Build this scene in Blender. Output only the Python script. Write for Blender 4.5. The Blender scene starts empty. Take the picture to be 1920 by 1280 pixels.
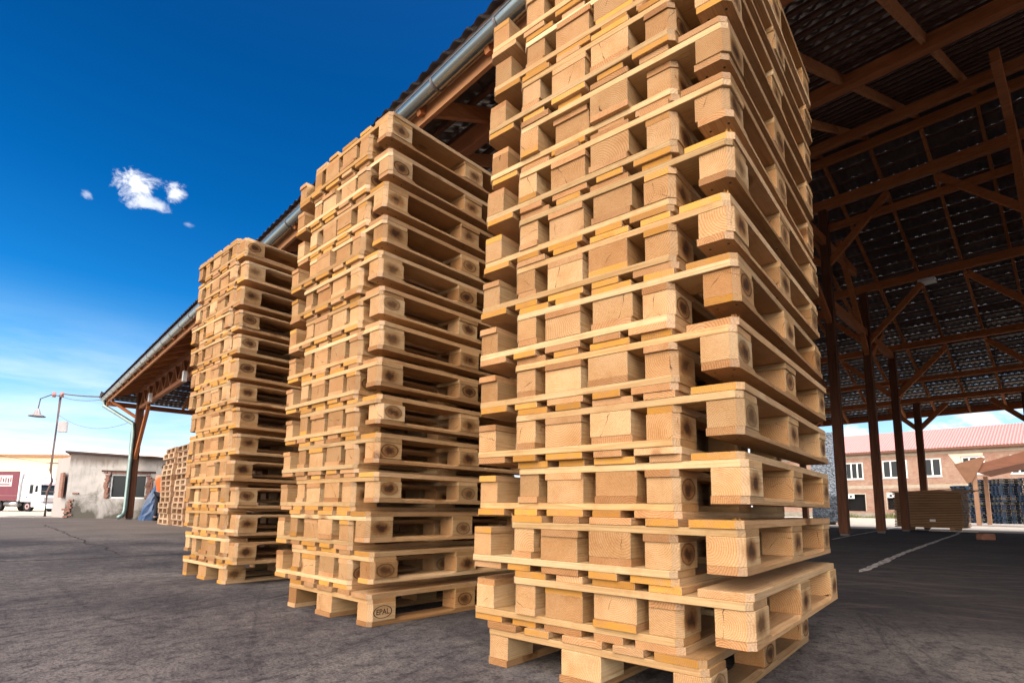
import bpy, bmesh, math, random
from mathutils import Vector, Matrix
R = math.radians
random.seed(7)
sc = bpy.context.scene
COL = sc.collection

# ------------------------------------------------------------------ camera
FW = Vector((0.67398, 0.72605, 0.13641)).normalized()
RT = Vector((0.73161, -0.68160, 0.01307)); RT = (RT - FW * RT.dot(FW)).normalized()
UP = RT.cross(FW).normalized()
CAMZ = 0.5452
cam_d = bpy.data.cameras.new('camera'); cam = bpy.data.objects.new('camera', cam_d); COL.objects.link(cam)
M = Matrix.Identity(4)
for r in range(3):
    M[r][0] = RT[r]; M[r][1] = UP[r]; M[r][2] = -FW[r]
M[2][3] = CAMZ
cam.matrix_world = M
cam_d.sensor_width = 36; cam_d.sensor_fit = 'HORIZONTAL'
cam_d.lens = 1031.0 / 1920 * 36
cam_d.shift_y = 170.33 / 1920
cam_d.clip_start = 0.05; cam_d.clip_end = 3000
sc.camera = cam

# ------------------------------------------------------------------ light
SUN_EL = 46.0
SUN = Vector((0.643 * math.cos(R(SUN_EL)), -0.766 * math.cos(R(SUN_EL)), math.sin(R(SUN_EL))))
sd = bpy.data.lights.new('sun', 'SUN'); sd.energy = 4.8; sd.angle = R(0.5); sd.color = (1.0, 0.93, 0.82)
so = bpy.data.objects.new('sun', sd); COL.objects.link(so)
so.rotation_euler = SUN.to_track_quat('Z', 'Y').to_euler()

sc.view_settings.view_transform = 'Standard'; sc.view_settings.look = 'None'
sc.view_settings.exposure = 0.55; sc.view_settings.gamma = 1.0

# ------------------------------------------------------------------ node helper
class NT:
    def __init__(s, tree): s.t = tree; s.n = tree.nodes; s.l = tree.links
    def add(s, typ, ins=None, **kw):
        n = s.n.new(typ)
        for k, v in kw.items(): setattr(n, k, v)
        if ins:
            for k, v in ins.items(): s.set(n, k, v)
        return n
    def set(s, n, k, v):
        i = n.inputs[k]
        if isinstance(v, bpy.types.NodeSocket): s.l.new(v, i)
        elif isinstance(v, bpy.types.Node): s.l.new(v.outputs[0], i)
        else: i.default_value = v
    def m(s, op, a, b=None, c=None, clamp=False):
        n = s.n.new('ShaderNodeMath'); n.operation = op; n.use_clamp = clamp
        s.set(n, 0, a)
        if b is not None: s.set(n, 1, b)
        if c is not None: s.set(n, 2, c)
        return n.outputs[0]
    def vm(s, op, a, b=None):
        n = s.n.new('ShaderNodeVectorMath'); n.operation = op
        s.set(n, 0, a)
        if b is not None:
            if op == 'SCALE': s.set(n, 3, b)
            else: s.set(n, 1, b)
        return n
    def mix(s, f, a, b, blend='MIX'):
        n = s.n.new('ShaderNodeMix'); n.data_type = 'RGBA'; n.blend_type = blend
        s.set(n, 0, f); s.set(n, 6, a); s.set(n, 7, b); return n.outputs[2]
    def ramp(s, f, stops, interp='LINEAR'):
        n = s.n.new('ShaderNodeValToRGB'); n.color_ramp.interpolation = interp
        e = n.color_ramp.elements
        while len(e) < len(stops): e.new(0.5)
        for i, (p, c) in enumerate(stops):
            e[i].position = p; e[i].color = (c, c, c, 1) if isinstance(c, (int, float)) else tuple(c) + (1,)
        s.set(n, 0, f); return n.outputs[0]
    def noise(s, vec, scale, detail=3, rough=0.55, dist=0.0, out=0):
        n = s.add('ShaderNodeTexNoise', {'Scale': scale, 'Detail': detail, 'Roughness': rough, 'Distortion': dist})
        if vec is not None: s.set(n, 'Vector', vec)
        return n.outputs[out]
    def mr(s, v, a, b, c=0.0, d=1.0, smooth=False):
        n = s.n.new('ShaderNodeMapRange'); n.clamp = True
        if smooth: n.interpolation_type = 'SMOOTHSTEP'
        s.set(n, 0, v); s.set(n, 1, a); s.set(n, 2, b); s.set(n, 3, c); s.set(n, 4, d); return n.outputs[0]
    def scl(s, vec, x, y, z):
        return s.vm('MULTIPLY', vec, (x, y, z)).outputs[0]

def material(name):
    m = bpy.data.materials.new(name); m.use_nodes = True
    m.node_tree.nodes.clear()
    t = NT(m.node_tree)
    out = t.add('ShaderNodeOutputMaterial'); b = t.add('ShaderNodeBsdfPrincipled')
    t.l.new(b.outputs[0], out.inputs[0])
    return m, t, b
def RGB(c): return (c[0], c[1], c[2], 1.0)

# ------------------------------------------------------------------ world
w = bpy.data.worlds.new('World'); sc.world = w; w.use_nodes = True
w.node_tree.nodes.clear(); t = NT(w.node_tree)
out = t.add('ShaderNodeOutputWorld'); bg = t.add('ShaderNodeBackground', {'Strength': 0.10}); t.l.new(bg.outputs[0], out.inputs[0])
sky = t.add('ShaderNodeTexSky'); sky.sky_type = 'NISHITA'; sky.sun_disc = False
sky.sun_elevation = R(SUN_EL); sky.sun_rotation = math.atan2(SUN.x, SUN.y)
sky.air_density = 1.0; sky.dust_density = 0.6; sky.ozone_density = 2.0
geo = t.add('ShaderNodeNewGeometry')
dirv = t.vm('SCALE', geo.outputs['Incoming'], -1.0).outputs[0]
sep = t.add('ShaderNodeSeparateXYZ', {0: dirv}); z = sep.outputs[2]
# clean dry air: deep blue aloft, paler towards the horizon
tint = t.ramp(z, [(0.0, (0.90, 1.06, 1.30)), (0.12, (0.80, 1.18, 1.50)), (0.22, (0.40, 1.0, 1.3)), (0.32, (0.05, 0.66, 1.18)), (0.45, (0.010, 0.52, 1.03)), (0.62, (0.006, 0.42, 0.88)), (1.0, (0.1, 0.4, 0.8))])
col = t.mix(1.0, sky.outputs[0], tint, 'MULTIPLY')
# thin streaks near the horizon
nz = t.noise(t.scl(dirv, 2.2, 2.2, 13.0), 1.6, 6, 0.6, 0.4)
low = t.mr(z, 0.30, 0.04, 0.0, 0.9, True)
keepblue = t.mr(sep.outputs[0], 0.72, 0.86, 1.0, 0.25)
low = t.m('MULTIPLY', low, keepblue)
st = t.m('MULTIPLY', t.mr(nz, 0.30, 0.72, 0.12, 0.95, True), low)
col = t.mix(st, col, (9.2, 9.5, 9.8, 1))
# cumulus low over the far side of the yard
nz2 = t.noise(t.scl(dirv, 6.0, 6.0, 13.0), 1.5, 7, 0.6, 0.2)
side = t.m('MULTIPLY', t.mr(sep.outputs[0], 0.80, 0.88, 0.0, 1.0, True), t.mr(z, 0.26, 0.12, 0.0, 1.0, True))
cu = t.m('MULTIPLY', t.mr(nz2, 0.49, 0.60, 0.0, 0.9, True), side)
col = t.mix(cu, col, (9.8, 9.7, 9.6, 1))
hz = t.m('MULTIPLY', t.mr(sep.outputs[0], 0.66, 0.80, 0.0, 0.9, True), t.mr(z, 0.17, 0.26, 0.0, 1.0, True))  # pale sky added behind the roof, only to brighten its tile gaps
col = t.mix(t.m('MULTIPLY', hz, t.mr(nz, 0.2, 0.5, 0.75, 1.0)), col, (3.0, 2.7, 2.4, 1))
# one small fair-weather cloud and its wisps
def puff(col, d, rx, rz, thr, seed, amt=1.0):
    d = Vector(d).normalized(); rr = Vector((d.y, -d.x, 0)).normalized(); uu = rr.cross(d)
    u_ = t.m('DIVIDE', t.vm('DOT_PRODUCT', dirv, tuple(rr)).outputs[1], rx)
    v_ = t.m('DIVIDE', t.vm('DOT_PRODUCT', dirv, tuple(uu)).outputs[1], rz)
    f_ = t.mr(t.vm('DOT_PRODUCT', dirv, tuple(d)).outputs[1], 0.0, 0.3)
    e = t.m('SQRT', t.m('ADD', t.m('MULTIPLY', u_, u_), t.m('MULTIPLY', v_, v_)))
    n = t.noise(t.vm('ADD', t.scl(dirv, 1, 1, 1.3), (seed, 0, 0)).outputs[0], 26.0, 9, 0.66, 0.45)
    s_ = t.m('SUBTRACT', t.m('MULTIPLY', n, 2.0), t.m('MULTIPLY', e, 0.62))
    k = t.m('MULTIPLY', t.m('MULTIPLY', t.mr(s_, thr, thr + 0.50, 0.0, 1.0, True), f_), amt)
    return t.mix(k, col, (9.0, 9.1, 9.4, 1))
CLOUDS = []
def pixdir(x, y):
    return FW + RT * ((x - 960) / 1031.0) - UP * ((y - 810.33) / 1031.0)
col = puff(col, pixdir(254, 345), 0.034, 0.022, 0.44, 0.0)
col = puff(col, pixdir(268, 380), 0.026, 0.012, 0.42, 3.1, 0.7)
col = puff(col, pixdir(327, 362), 0.017, 0.015, 0.36, 7.3, 0.9)
col = puff(col, pixdir(166, 364), 0.010, 0.008, 0.55, 1.7, 0.4)
col = puff(col, pixdir(352, 420), 0.012, 0.006, 0.60, 5.2, 0.3)
# a broad bank of bright cloud, unseen, added behind camera to light the pallets
fill_cloud = t.vm('DOT_PRODUCT', dirv, tuple(Vector((-0.82, -0.20, 0.52)).normalized())).outputs[1]
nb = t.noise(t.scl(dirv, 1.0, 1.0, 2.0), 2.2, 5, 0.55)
bk = t.m('MULTIPLY', t.mr(t.m('ADD', fill_cloud, t.m('MULTIPLY', t.m('SUBTRACT', nb, 0.5), 0.35)), 0.66, 0.90, 0.0, 1.0, True), t.mr(z, -0.02, 0.05))
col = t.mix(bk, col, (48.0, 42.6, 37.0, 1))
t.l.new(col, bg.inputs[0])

# ------------------------------------------------------------------ mesh helper
class MB:
    def __init__(s): s.v = []; s.f = []; s.mi = []
    def add(s, vs, fs, mi=0):
        o = len(s.v); s.v += [tuple(v) for v in vs]; s.f += [tuple(i + o for i in f) for f in fs]; s.mi += [mi] * len(fs)
    def box(s, x0, x1, y0, y1, z0, z1, mi=0):
        s.add([(x0,y0,z0),(x1,y0,z0),(x1,y1,z0),(x0,y1,z0),(x0,y0,z1),(x1,y0,z1),(x1,y1,z1),(x0,y1,z1)],
              [(0,3,2,1),(4,5,6,7),(0,1,5,4),(1,2,6,5),(2,3,7,6),(3,0,4,7)], mi)
    def prism(s, pts, z0, z1, mi=0):
        n = len(pts)
        s.add([(x,y,z0) for x,y in pts] + [(x,y,z1) for x,y in pts],
              [tuple(range(n-1,-1,-1)), tuple(range(n,2*n))] + [(i,(i+1)%n,n+(i+1)%n,n+i) for i in range(n)], mi)
    def beam(s, p, q, wd, ht, mi=0, up=(0,0,1)):
        p = Vector(p); q = Vector(q); d = (q-p).normalized(); u = Vector(up)
        sd_ = d.cross(u)
        if sd_.length < 1e-4: sd_ = d.cross(Vector((1,0,0)))
        sd_.normalize(); uu = sd_.cross(d).normalized()
        a = sd_ * wd/2; b = uu * ht/2
        vs = [p-a-b,p+a-b,p+a+b,p-a+b,q-a-b,q+a-b,q+a+b,q-a+b]
        s.add(vs, [(0,3,2,1),(4,5,6,7),(0,1,5,4),(1,2,6,5),(2,3,7,6),(3,0,4,7)], mi)
    def tube(s, pts, r, seg=10, mi=0, cap=True, r2=None):
        pts = [Vector(p) for p in pts]; rings = []
        for i, p in enumerate(pts):
            d = (pts[min(i+1,len(pts)-1)] - pts[max(i-1,0)]).normalized()
            a = d.cross(Vector((0,0,1)))
            if a.length < 1e-3: a = Vector((1,0,0))
            a.normalize(); b = a.cross(d)
            rad = r if r2 is None else r + (r2-r)*i/(len(pts)-1)
            rings.append([p + (a*math.cos(k*2*math.pi/seg)+b*math.sin(k*2*math.pi/seg))*rad for k in range(seg)])
        vs = [v for rg in rings for v in rg]; fs = []
        for i in range(len(pts)-1):
            for k in range(seg):
                fs.append((i*seg+k, i*seg+(k+1)%seg, (i+1)*seg+(k+1)%seg, (i+1)*seg+k))
        if cap: fs += [tuple(range(seg-1,-1,-1)), tuple((len(pts)-1)*seg+k for k in range(seg))]
        s.add(vs, fs, mi)
    def mesh(s, name, mats, bevel=0, smooth=False):
        me = bpy.data.meshes.new(name); me.from_pydata(s.v, [], s.f)
        mats = mats if isinstance(mats, (list, tuple)) else [mats]
        for m in mats: me.materials.append(m)
        me.polygons.foreach_set('material_index', s.mi)
        bm = bmesh.new(); bm.from_mesh(me)
        bmesh.ops.recalc_face_normals(bm, faces=bm.faces[:])
        if bevel:
            bmesh.ops.bevel(bm, geom=[e for e in bm.edges if len(e.link_faces)==2 and e.calc_face_angle(0) > 0.3], offset=bevel, segments=1, affect='EDGES', clamp_overlap=True)
        bm.to_mesh(me); bm.free()
        if smooth: me.polygons.foreach_set('use_smooth', [True]*len(me.polygons))
        me.update(); return me
    def build(s, name, mats, parent=None, bevel=0, smooth=False, loc=None):
        return link(name, s.mesh(name, mats, bevel, smooth), parent, loc)
def link(name, data, parent=None, loc=None, rot=None):
    o = bpy.data.objects.new(name, data); COL.objects.link(o)
    if parent is not None: o.parent = parent
    if loc is not None: o.location = loc
    if rot is not None: o.rotation_euler = rot
    return o
def tag(o, label, cat, group=None):
    o['label'] = label; o['category'] = cat
    if group: o['group'] = group
    return o
def thing(name, label, cat, loc=(0,0,0), rz=0.0, group=None):
    o = bpy.data.objects.new(name, None); o.empty_display_size = 0.2; COL.objects.link(o)
    o.location = loc; o.rotation_euler = (0,0,rz); tag(o, label, cat, group); return o
def structure(o): o['kind'] = 'structure'; return o

# ------------------------------------------------------------------ materials
def local_normal(t):
    g = t.add('ShaderNodeNewGeometry')
    v = t.add('ShaderNodeVectorTransform', {0: g.outputs['True Normal']}, vector_type='NORMAL', convert_from='WORLD', convert_to='OBJECT')
    return t.add('ShaderNodeSeparateXYZ', {0: v.outputs[0]}).outputs
def wood(name, orange=0.0, cutw=0.6, checks=0.0, stamp=False, pale=1.0, shades=None, rough=0.75):
    m, t, b = material(name)
    tc = t.add('ShaderNodeTexCoord').outputs['Object']
    oi = t.add('ShaderNodeObjectInfo').outputs['Random']
    r1 = t.m('FRACT', t.m('MULTIPLY', oi, 17.31)); r2 = t.m('FRACT', t.m('MULTIPLY', oi, 53.7)); r3 = t.m('FRACT', t.m('MULTIPLY', oi, 131.9))
    off = t.add('ShaderNodeCombineXYZ', {0: t.m('MULTIPLY', r1, 30.0), 1: t.m('MULTIPLY', r2, 30.0), 2: t.m('MULTIPLY', r3, 30.0)}).outputs[0]
    P = t.vm('ADD', tc, off).outputs[0]
    warp = t.noise(t.scl(P, 6, 1.2, 6), 1.0, 2, out=1)
    warpv = t.vm('SCALE', t.vm('SUBTRACT', warp, (0.5,0.5,0.5)).outputs[0], 0.03).outputs[0]
    q = t.add('ShaderNodeSeparateXYZ', {0: t.vm('ADD', tc, warpv).outputs[0]}).outputs
    dx = t.m('SUBTRACT', q[0], t.m('MULTIPLY', t.m('SUBTRACT', r1, 0.5), 0.12))
    dz = t.m('SUBTRACT', q[2], t.m('MULTIPLY', t.m('SUBTRACT', r2, 0.62), 0.11))
    rad = t.m('SQRT', t.m('ADD', t.m('MULTIPLY', dx, dx), t.m('MULTIPLY', dz, dz)))
    ring = t.m('FRACT', t.m('MULTIPLY', rad, t.m('ADD', 120.0, t.m('MULTIPLY', r3, 90.0))))
    ring = t.m('POWER', ring, 1.8)
    fib = t.noise(t.scl(P, 260, 5, 260), 1.0, 3, 0.6)
    big = t.noise(t.scl(P, 7, 2.2, 7), 1.0, 4, 0.6)
    n = local_normal(t)
    endf = t.mr(t.m('ABSOLUTE', n[1]), 0.5, 0.8)
    shades = shades or [(0.72,0.49,0.30), (0.64,0.41,0.23), (0.78,0.57,0.37), (0.56,0.34,0.18)]
    base = t.ramp(r3, [(0.0, shades[0]), (0.35, shades[1]), (0.7, shades[2]), (1.0, shades[3])])
    col = t.mix(t.mr(big, 0.35, 0.75), base, t.mix(1.0, base, (0.84,0.74,0.60,1), 'MULTIPLY'))
    rstr = t.mix(endf, (0.42,)*3+(1,), (0.85,)*3+(1,))
    col = t.mix(t.m('MULTIPLY', ring, rstr), col, t.mix(1.0, col, (0.66,0.47,0.32,1), 'MULTIPLY'))
    col = t.mix(t.mr(fib, 0.45, 0.72, 0.0, 0.55), col, t.mix(1.0, col, (0.70,0.58,0.42,1), 'MULTIPLY'))
    # sawn faces a touch furry and greyer on end grain
    col = t.mix(t.m('MULTIPLY', endf, 0.75), col, t.mix(1.0, col, (0.96,0.86,0.80,1), 'MULTIPLY'))
    blotch = t.noise(t.scl(P, 16, 16, 16), 1.0, 5, 0.7)
    col = t.mix(t.mr(blotch, 0.5, 0.72, 0.0, 0.45), col, t.mix(1.0, col, (0.72,0.58,0.46,1), 'MULTIPLY'))
    # knots
    vo = t.add('ShaderNodeTexVoronoi', {'Vector': t.scl(P, 5.0, 2.6, 5.0), 'Scale': 1.0})
    kd = t.m('ADD', vo.outputs['Distance'], t.m('MULTIPLY', t.m('SUBTRACT', fib, 0.5), 0.03))
    sel = t.mr(t.add('ShaderNodeSeparateColor', {0: vo.outputs['Color']}).outputs[0], 0.60, 0.64)
    kn = t.m('MULTIPLY', t.mr(kd, 0.13, 0.075), sel)
    col = t.mix(kn, col, (0.20,0.085,0.03,1))
    kr = t.m('MULTIPLY', t.mr(t.m('ABSOLUTE', t.m('SUBTRACT', kd, 0.13)), 0.03, 0.0), sel)
    col = t.mix(t.m('MULTIPLY', kr, 0.6), col, (0.24,0.10,0.035,1))
    if orange > 0 or stamp is None:
        og = t.m('MULTIPLY', t.mr(r2, 1-orange, 1-orange+0.02), endf)
        on = t.noise(t.scl(P, 22, 22, 30), 1.0, 3)
        col = t.mix(t.m('MULTIPLY', og, t.mr(on, 0.30, 0.62, 0.35, 0.88)), col, (0.66,0.33,0.055,1))
    cutf = t.m('MULTIPLY', t.mr(t.m('ABSOLUTE', n[0]), 0.62, 0.68), t.mr(t.m('ABSOLUTE', n[0]), 0.80, 0.74))
    cutf = t.m('MULTIPLY', cutf, t.mr(t.m('ABSOLUTE', n[1]), 0.55, 0.62))
    col = t.mix(t.m('MULTIPLY', cutf, t.m('MULTIPLY', t.mr(fib, 0.3, 0.7, 0.75, 0.3), cutw)), col, (0.66,0.58,0.50,1))
    if checks > 0:
        ang = t.m('ARCTAN2', dz, dx)
        an = t.m('ADD', ang, t.m('MULTIPLY', t.m('SUBTRACT', t.noise(t.scl(P, 40, 40, 40), 1.0, 2), 0.5), 0.5))
        ck = t.m('ABSOLUTE', t.m('SINE', t.m('ADD', t.m('MULTIPLY', an, t.m('ADD', 0.5, t.m('MULTIPLY', t.m('ROUND', t.m('MULTIPLY', r2, 2.0)), 0.5))), t.m('MULTIPLY', r1, 6.28))))
        ck = t.m('MULTIPLY', t.mr(ck, 0.05, 0.012), t.m('MULTIPLY', endf, t.mr(r1, 1-checks, 1-checks+.01)))
        ck = t.m('MULTIPLY', ck, t.mr(rad, 0.055, 0.04))
        col = t.mix(ck, col, (0.05,0.022,0.01,1))
    if stamp:
        # heat-branded oval on the outward face of the block
        sx = t.mr(n[0], 0.5, 0.8)
        wv = t.m('MULTIPLY', t.m('SUBTRACT', t.noise(t.scl(P, 30, 30, 30), 1.0, 3), 0.5), 0.95)
        l = t.add('ShaderNodeSeparateXYZ', {0: tc}).outputs
        ey = t.m('DIVIDE', t.m('SUBTRACT', l[1], t.m('MULTIPLY', t.m('SUBTRACT', r1, 0.5), 0.016)), 0.047)
        ez = t.m('DIVIDE', t.m('SUBTRACT', l[2], t.m('MULTIPLY', t.m('SUBTRACT', r2, 0.5), 0.012)), 0.030)
        e = t.m('SQRT', t.m('ADD', t.m('MULTIPLY', ey, ey), t.m('MULTIPLY', ez, ez)))
        ring_ = t.mr(t.m('ABSOLUTE', t.m('SUBTRACT', t.m('ADD', e, t.m('MULTIPLY', wv, 0.25)), 1.0)), 0.12, 0.04, 0.0, 0.8)
        blot = t.mr(t.m('ADD', e, t.m('MULTIPLY', wv, 1.5)), 0.95, 0.25, 0.0, 0.92, True)
        halo = t.mr(t.m('ADD', e, t.m('MULTIPLY', wv, 0.8)), 1.45, 0.75, 0.0, 0.88, True)
        faint = t.mr(t.m('FRACT', t.m('MULTIPLY', oi, 71.3)), 0.0, 0.3, 0.6, 1.0)
        sx = t.m('MULTIPLY', sx, faint)
        amt = t.m('MULTIPLY', sx, t.m('MAXIMUM', t.m('MULTIPLY', ring_, t.mr(r3, 0.55, 0.75)), blot))
        col = t.mix(t.m('MULTIPLY', halo, sx), col, (0.33,0.150,0.050,1))
        col = t.mix(amt, col, (0.060,0.022,0.010,1))
    col = t.mix(1.0, col, t.ramp(t.m('FRACT', t.m('MULTIPLY', oi, 311.7)), [(0.0, (0.56,0.51,0.42)), (0.3, (0.70,0.66,0.58)), (0.7, (0.82,0.80,0.73)), (1.0, (0.95,0.94,0.88))]), 'MULTIPLY')
    if pale != 1.0: col = t.mix(1.0, col, (pale,)*3+(1,), 'MULTIPLY')
    t.l.new(col, b.inputs['Base Color'])
    b.inputs['Roughness'].default_value = rough; b.inputs['Specular IOR Level'].default_value = 0.2
    saw = t.noise(t.scl(P, 120, 420, 120), 1.0, 2)
    hh = t.m('ADD', t.m('MULTIPLY', fib, 0.7), t.m('ADD', t.m('MULTIPLY', saw, 0.5), t.m('MULTIPLY', ring, 0.25)))
    bp = t.add('ShaderNodeBump', {'Strength': 0.9, 'Distance': 0.003, 'Height': hh}); t.l.new(bp.outputs[0], b.inputs['Normal'])
    return m
W_DECK = wood('wood_deck', orange=0.62)
W_STR = wood('wood_stringer', orange=0.0, shades=[(0.78,0.60,0.37), (0.68,0.46,0.25), (0.82,0.66,0.44), (0.70,0.46,0.22)])
W_BOT = wood('wood_bottom', orange=0.22)
W_BLK = wood('wood_block', cutw=0.3, shades=[(0.74,0.54,0.33),(0.68,0.47,0.27),(0.78,0.60,0.39),(0.62,0.40,0.21)], checks=0.85)
W_BLKS = wood('wood_block_branded', cutw=0.3, shades=[(0.74,0.54,0.33),(0.68,0.47,0.27),(0.78,0.60,0.39),(0.62,0.40,0.21)], checks=0.75, stamp=True)

def simple(name, col, rough=0.7, metal=0.0, nscale=6.0, namt=0.25, dark=None, spec=0.4, bump=0.0, coord='Object', stretch=(1,1,1), rand=0.0):
    m, t, b = material(name)
    tc = t.add('ShaderNodeTexCoord').outputs[coord]
    P = t.scl(tc, *stretch)
    n = t.noise(P, nscale, 5, 0.6)
    dk = dark or tuple(c*0.55 for c in col)
    c = t.mix(t.m('MULTIPLY', t.mr(n, 0.35, 0.75), namt*2, clamp=True), RGB(col), RGB(dk))
    if rand:
        oi = t.add('ShaderNodeObjectInfo').outputs['Random']
        c = t.mix(t.m('MULTIPLY', oi, rand), c, RGB(dk))
    t.l.new(c, b.inputs['Base Color'])
    b.inputs['Roughness'].default_value = rough; b.inputs['Metallic'].default_value = metal
    b.inputs['Specular IOR Level'].default_value = spec
    if bump:
        bp = t.add('ShaderNodeBump', {'Strength': bump, 'Distance': 0.01, 'Height': n}); t.l.new(bp.outputs[0], b.inputs['Normal'])
    return m
NAIL = simple('nail_steel', (0.05,0.04,0.035), 0.6, 0.3)
BRAND = simple('brand_char', (0.10,0.04,0.02), 0.9, spec=0.05)
TIMBER = simple('stained_timber', (0.50,0.18,0.068), 0.8, nscale=5, namt=0.35, dark=(0.24,0.08,0.032), spec=0.15, bump=0.3, stretch=(6,0.6,6), rand=0.4)
TIMBER2 = simple('stained_timber_rafter', (0.62,0.25,0.10), 0.8, nscale=5, namt=0.35, dark=(0.22,0.08,0.03), spec=0.15, stretch=(0.8,5,5), rand=0.5)
BATTEN = simple('dark_batten', (0.15,0.075,0.05), 0.85, nscale=5, namt=0.4, dark=(0.06,0.03,0.022))
POSTW = simple('post_timber', (0.15,0.062,0.035), 0.85, nscale=4, namt=0.4, dark=(0.06,0.026,0.016), spec=0.15, bump=0.3, stretch=(6,6,0.5), rand=0.3)
FASCIA = simple('fascia_timber', (0.50,0.235,0.10), 0.75, nscale=3, namt=0.35, dark=(0.27,0.11,0.045), stretch=(4,0.5,4))
TILE = simple('metal_tile', (0.20,0.18,0.17), 0.30, 0.5, nscale=2.5, namt=0.3, spec=0.6)
GALV = simple('galvanised_steel', (0.36,0.40,0.38), 0.24, 0.9, nscale=8, namt=0.15, dark=(0.36,0.40,0.39))
STRAPM = simple('gutter_bracket', (0.22,0.20,0.20), 0.5, 0.6)
WHITE = simple('white_plastic', (0.75,0.76,0.76), 0.45, nscale=3, namt=0.08)
DARK = simple('dark_void', (0.012,0.012,0.013), 0.8, spec=0.1)
BLACKR = simple('black_rubber', (0.02,0.02,0.022), 0.8, spec=0.2)
STEEL = simple('painted_steel', (0.11,0.09,0.085), 0.6, 0.2, nscale=5)
RUST = simple('rusty_steel', (0.17,0.11,0.10), 0.8, 0.1, nscale=9, namt=0.5)
def glass_mat(name, tint=(0.02,0.025,0.03)):
    m, t, b = material(name)
    b.inputs['Base Color'].default_value = RGB(tint); b.inputs['Roughness'].default_value = 0.04
    b.inputs['Specular IOR Level'].default_value = 0.12
    return m
GLASS = glass_mat('window_glass')

# ------------------------------------------------------------------ ground
def ground_z(x, y):
    s = min(1, max(0, (y - 0.35*x - 28) / 26)); s = s*s*(3-2*s)
    return -0.4 * s if x < 45 else 0.0
m, t, b = material('asphalt')
tc = t.add('ShaderNodeTexCoord').outputs['Object']
n1 = t.noise(tc, 0.55, 6, 0.62, 0.3); n2 = t.noise(tc, 6.0, 5, 0.65); n3 = t.noise(tc, 95.0, 3, 0.7)
n4 = t.noise(t.scl(tc, 0.5, 5.0, 1), 1.3, 5, 0.6, 0.6)
c = t.mix(t.mr(n1, 0.38, 0.60), (0.060,0.055,0.060,1), (0.210,0.185,0.174,1))
c = t.mix(t.mr(n2, 0.45, 0.75, 0.0, 0.6), c, (0.060,0.054,0.058,1))
c = t.mix(t.mr(n4, 0.56, 0.72, 0.0, 0.45), c, (0.042,0.038,0.043,1))
vo = t.add('ShaderNodeTexVoronoi', {'Vector': tc, 'Scale': 60.0})
c = t.mix(t.mr(vo.outputs['Distance'], 0.22, 0.05, 0.0, 0.55), c, (0.24,0.215,0.20,1))
c = t.mix(t.mr(n3, 0.50, 0.66, 0.0, 0.75), c, (0.026,0.024,0.028,1))
n8 = t.noise(tc, 17.0, 6, 0.75, 0.3)
c = t.mix(t.mr(n8, 0.50, 0.62, 0.0, 0.7), c, (0.032,0.028,0.034,1))
c = t.mix(t.mr(n8, 0.44, 0.30, 0.0, 0.5), c, (0.25,0.22,0.205,1))
rot2 = t.add('ShaderNodeMapping', {'Vector': tc, 'Rotation': (0,0,R(-25))})
n9 = t.noise(t.scl(rot2.outputs[0], 0.5, 5.0, 1), 2.0, 7, 0.72, 1.2)
c = t.mix(t.mr(n9, 0.56, 0.64, 0.0, 0.6), c, (0.030,0.027,0.031,1))
# shade under the roof painted as dark floor; dusty drag marks of timber
sp = t.add('ShaderNodeSeparateXYZ', {0: tc}).outputs
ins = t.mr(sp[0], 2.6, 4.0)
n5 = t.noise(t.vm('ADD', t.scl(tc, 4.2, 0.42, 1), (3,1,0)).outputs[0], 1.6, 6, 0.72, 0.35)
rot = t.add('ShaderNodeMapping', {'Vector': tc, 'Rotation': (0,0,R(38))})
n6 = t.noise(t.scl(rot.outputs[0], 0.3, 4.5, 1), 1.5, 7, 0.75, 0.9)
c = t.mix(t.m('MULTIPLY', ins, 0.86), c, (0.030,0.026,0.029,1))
c = t.mix(t.m('MULTIPLY', ins, t.mr(n6, 0.54, 0.74, 0.0, 0.45)), c, (0.23,0.185,0.165,1))
c = t.mix(t.m('MULTIPLY', ins, t.mr(n5, 0.52, 0.70, 0.0, 0.5)), c, (0.16,0.12,0.10,1))
# paler worn concrete beyond the joint; yard concrete with sunlight painted into the colour
far = t.mr(t.m('ADD', sp[1], t.m('MULTIPLY', n1, 2.0)), 10.5, 13.5)
far = t.m('MULTIPLY', far, t.mr(sp[0], 5.0, 3.5))
c = t.mix(t.m('MULTIPLY', far, 0.6), c, (0.21,0.18,0.16,1))
yard = t.m('MAXIMUM', t.mr(sp[0], 24.5, 26.5), t.mr(sp[1], 25.5, 27.0))
c = t.mix(t.m('MULTIPLY', yard, 0.85), c, t.mix(n2, (0.52,0.47,0.41,1), (0.38,0.33,0.28,1)))
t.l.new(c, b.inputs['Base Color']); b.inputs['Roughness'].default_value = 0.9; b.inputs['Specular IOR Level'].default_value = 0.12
hh = t.m('ADD', t.m('MULTIPLY', n3, 0.8), t.m('ADD', t.m('MULTIPLY', n2, 0.8), t.m('MULTIPLY', vo.outputs['Distance'], 0.6)))
bp = t.add('ShaderNodeBump', {'Strength': 0.7, 'Distance': 0.006, 'Height': hh}); t.l.new(bp.outputs[0], b.inputs['Normal'])
ASPH = m
def grid_axis(lo, hi):
    a = [lo, lo*0.4, -200, -100, -50, -30]; k = -25
    while k < 120: a.append(k); k += 5
    a += [150, 220, 400, 900, hi]; return sorted(set(a))
xs = grid_axis(-2500, 2500); ys = xs
gm = MB(); gm.add([(x, y, ground_z(x, y)) for y in ys for x in xs],
                  [(j*len(xs)+i, j*len(xs)+i+1, (j+1)*len(xs)+i+1, (j+1)*len(xs)+i) for j in range(len(ys)-1) for i in range(len(xs)-1)])
structure(gm.build('ground', ASPH))

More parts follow.
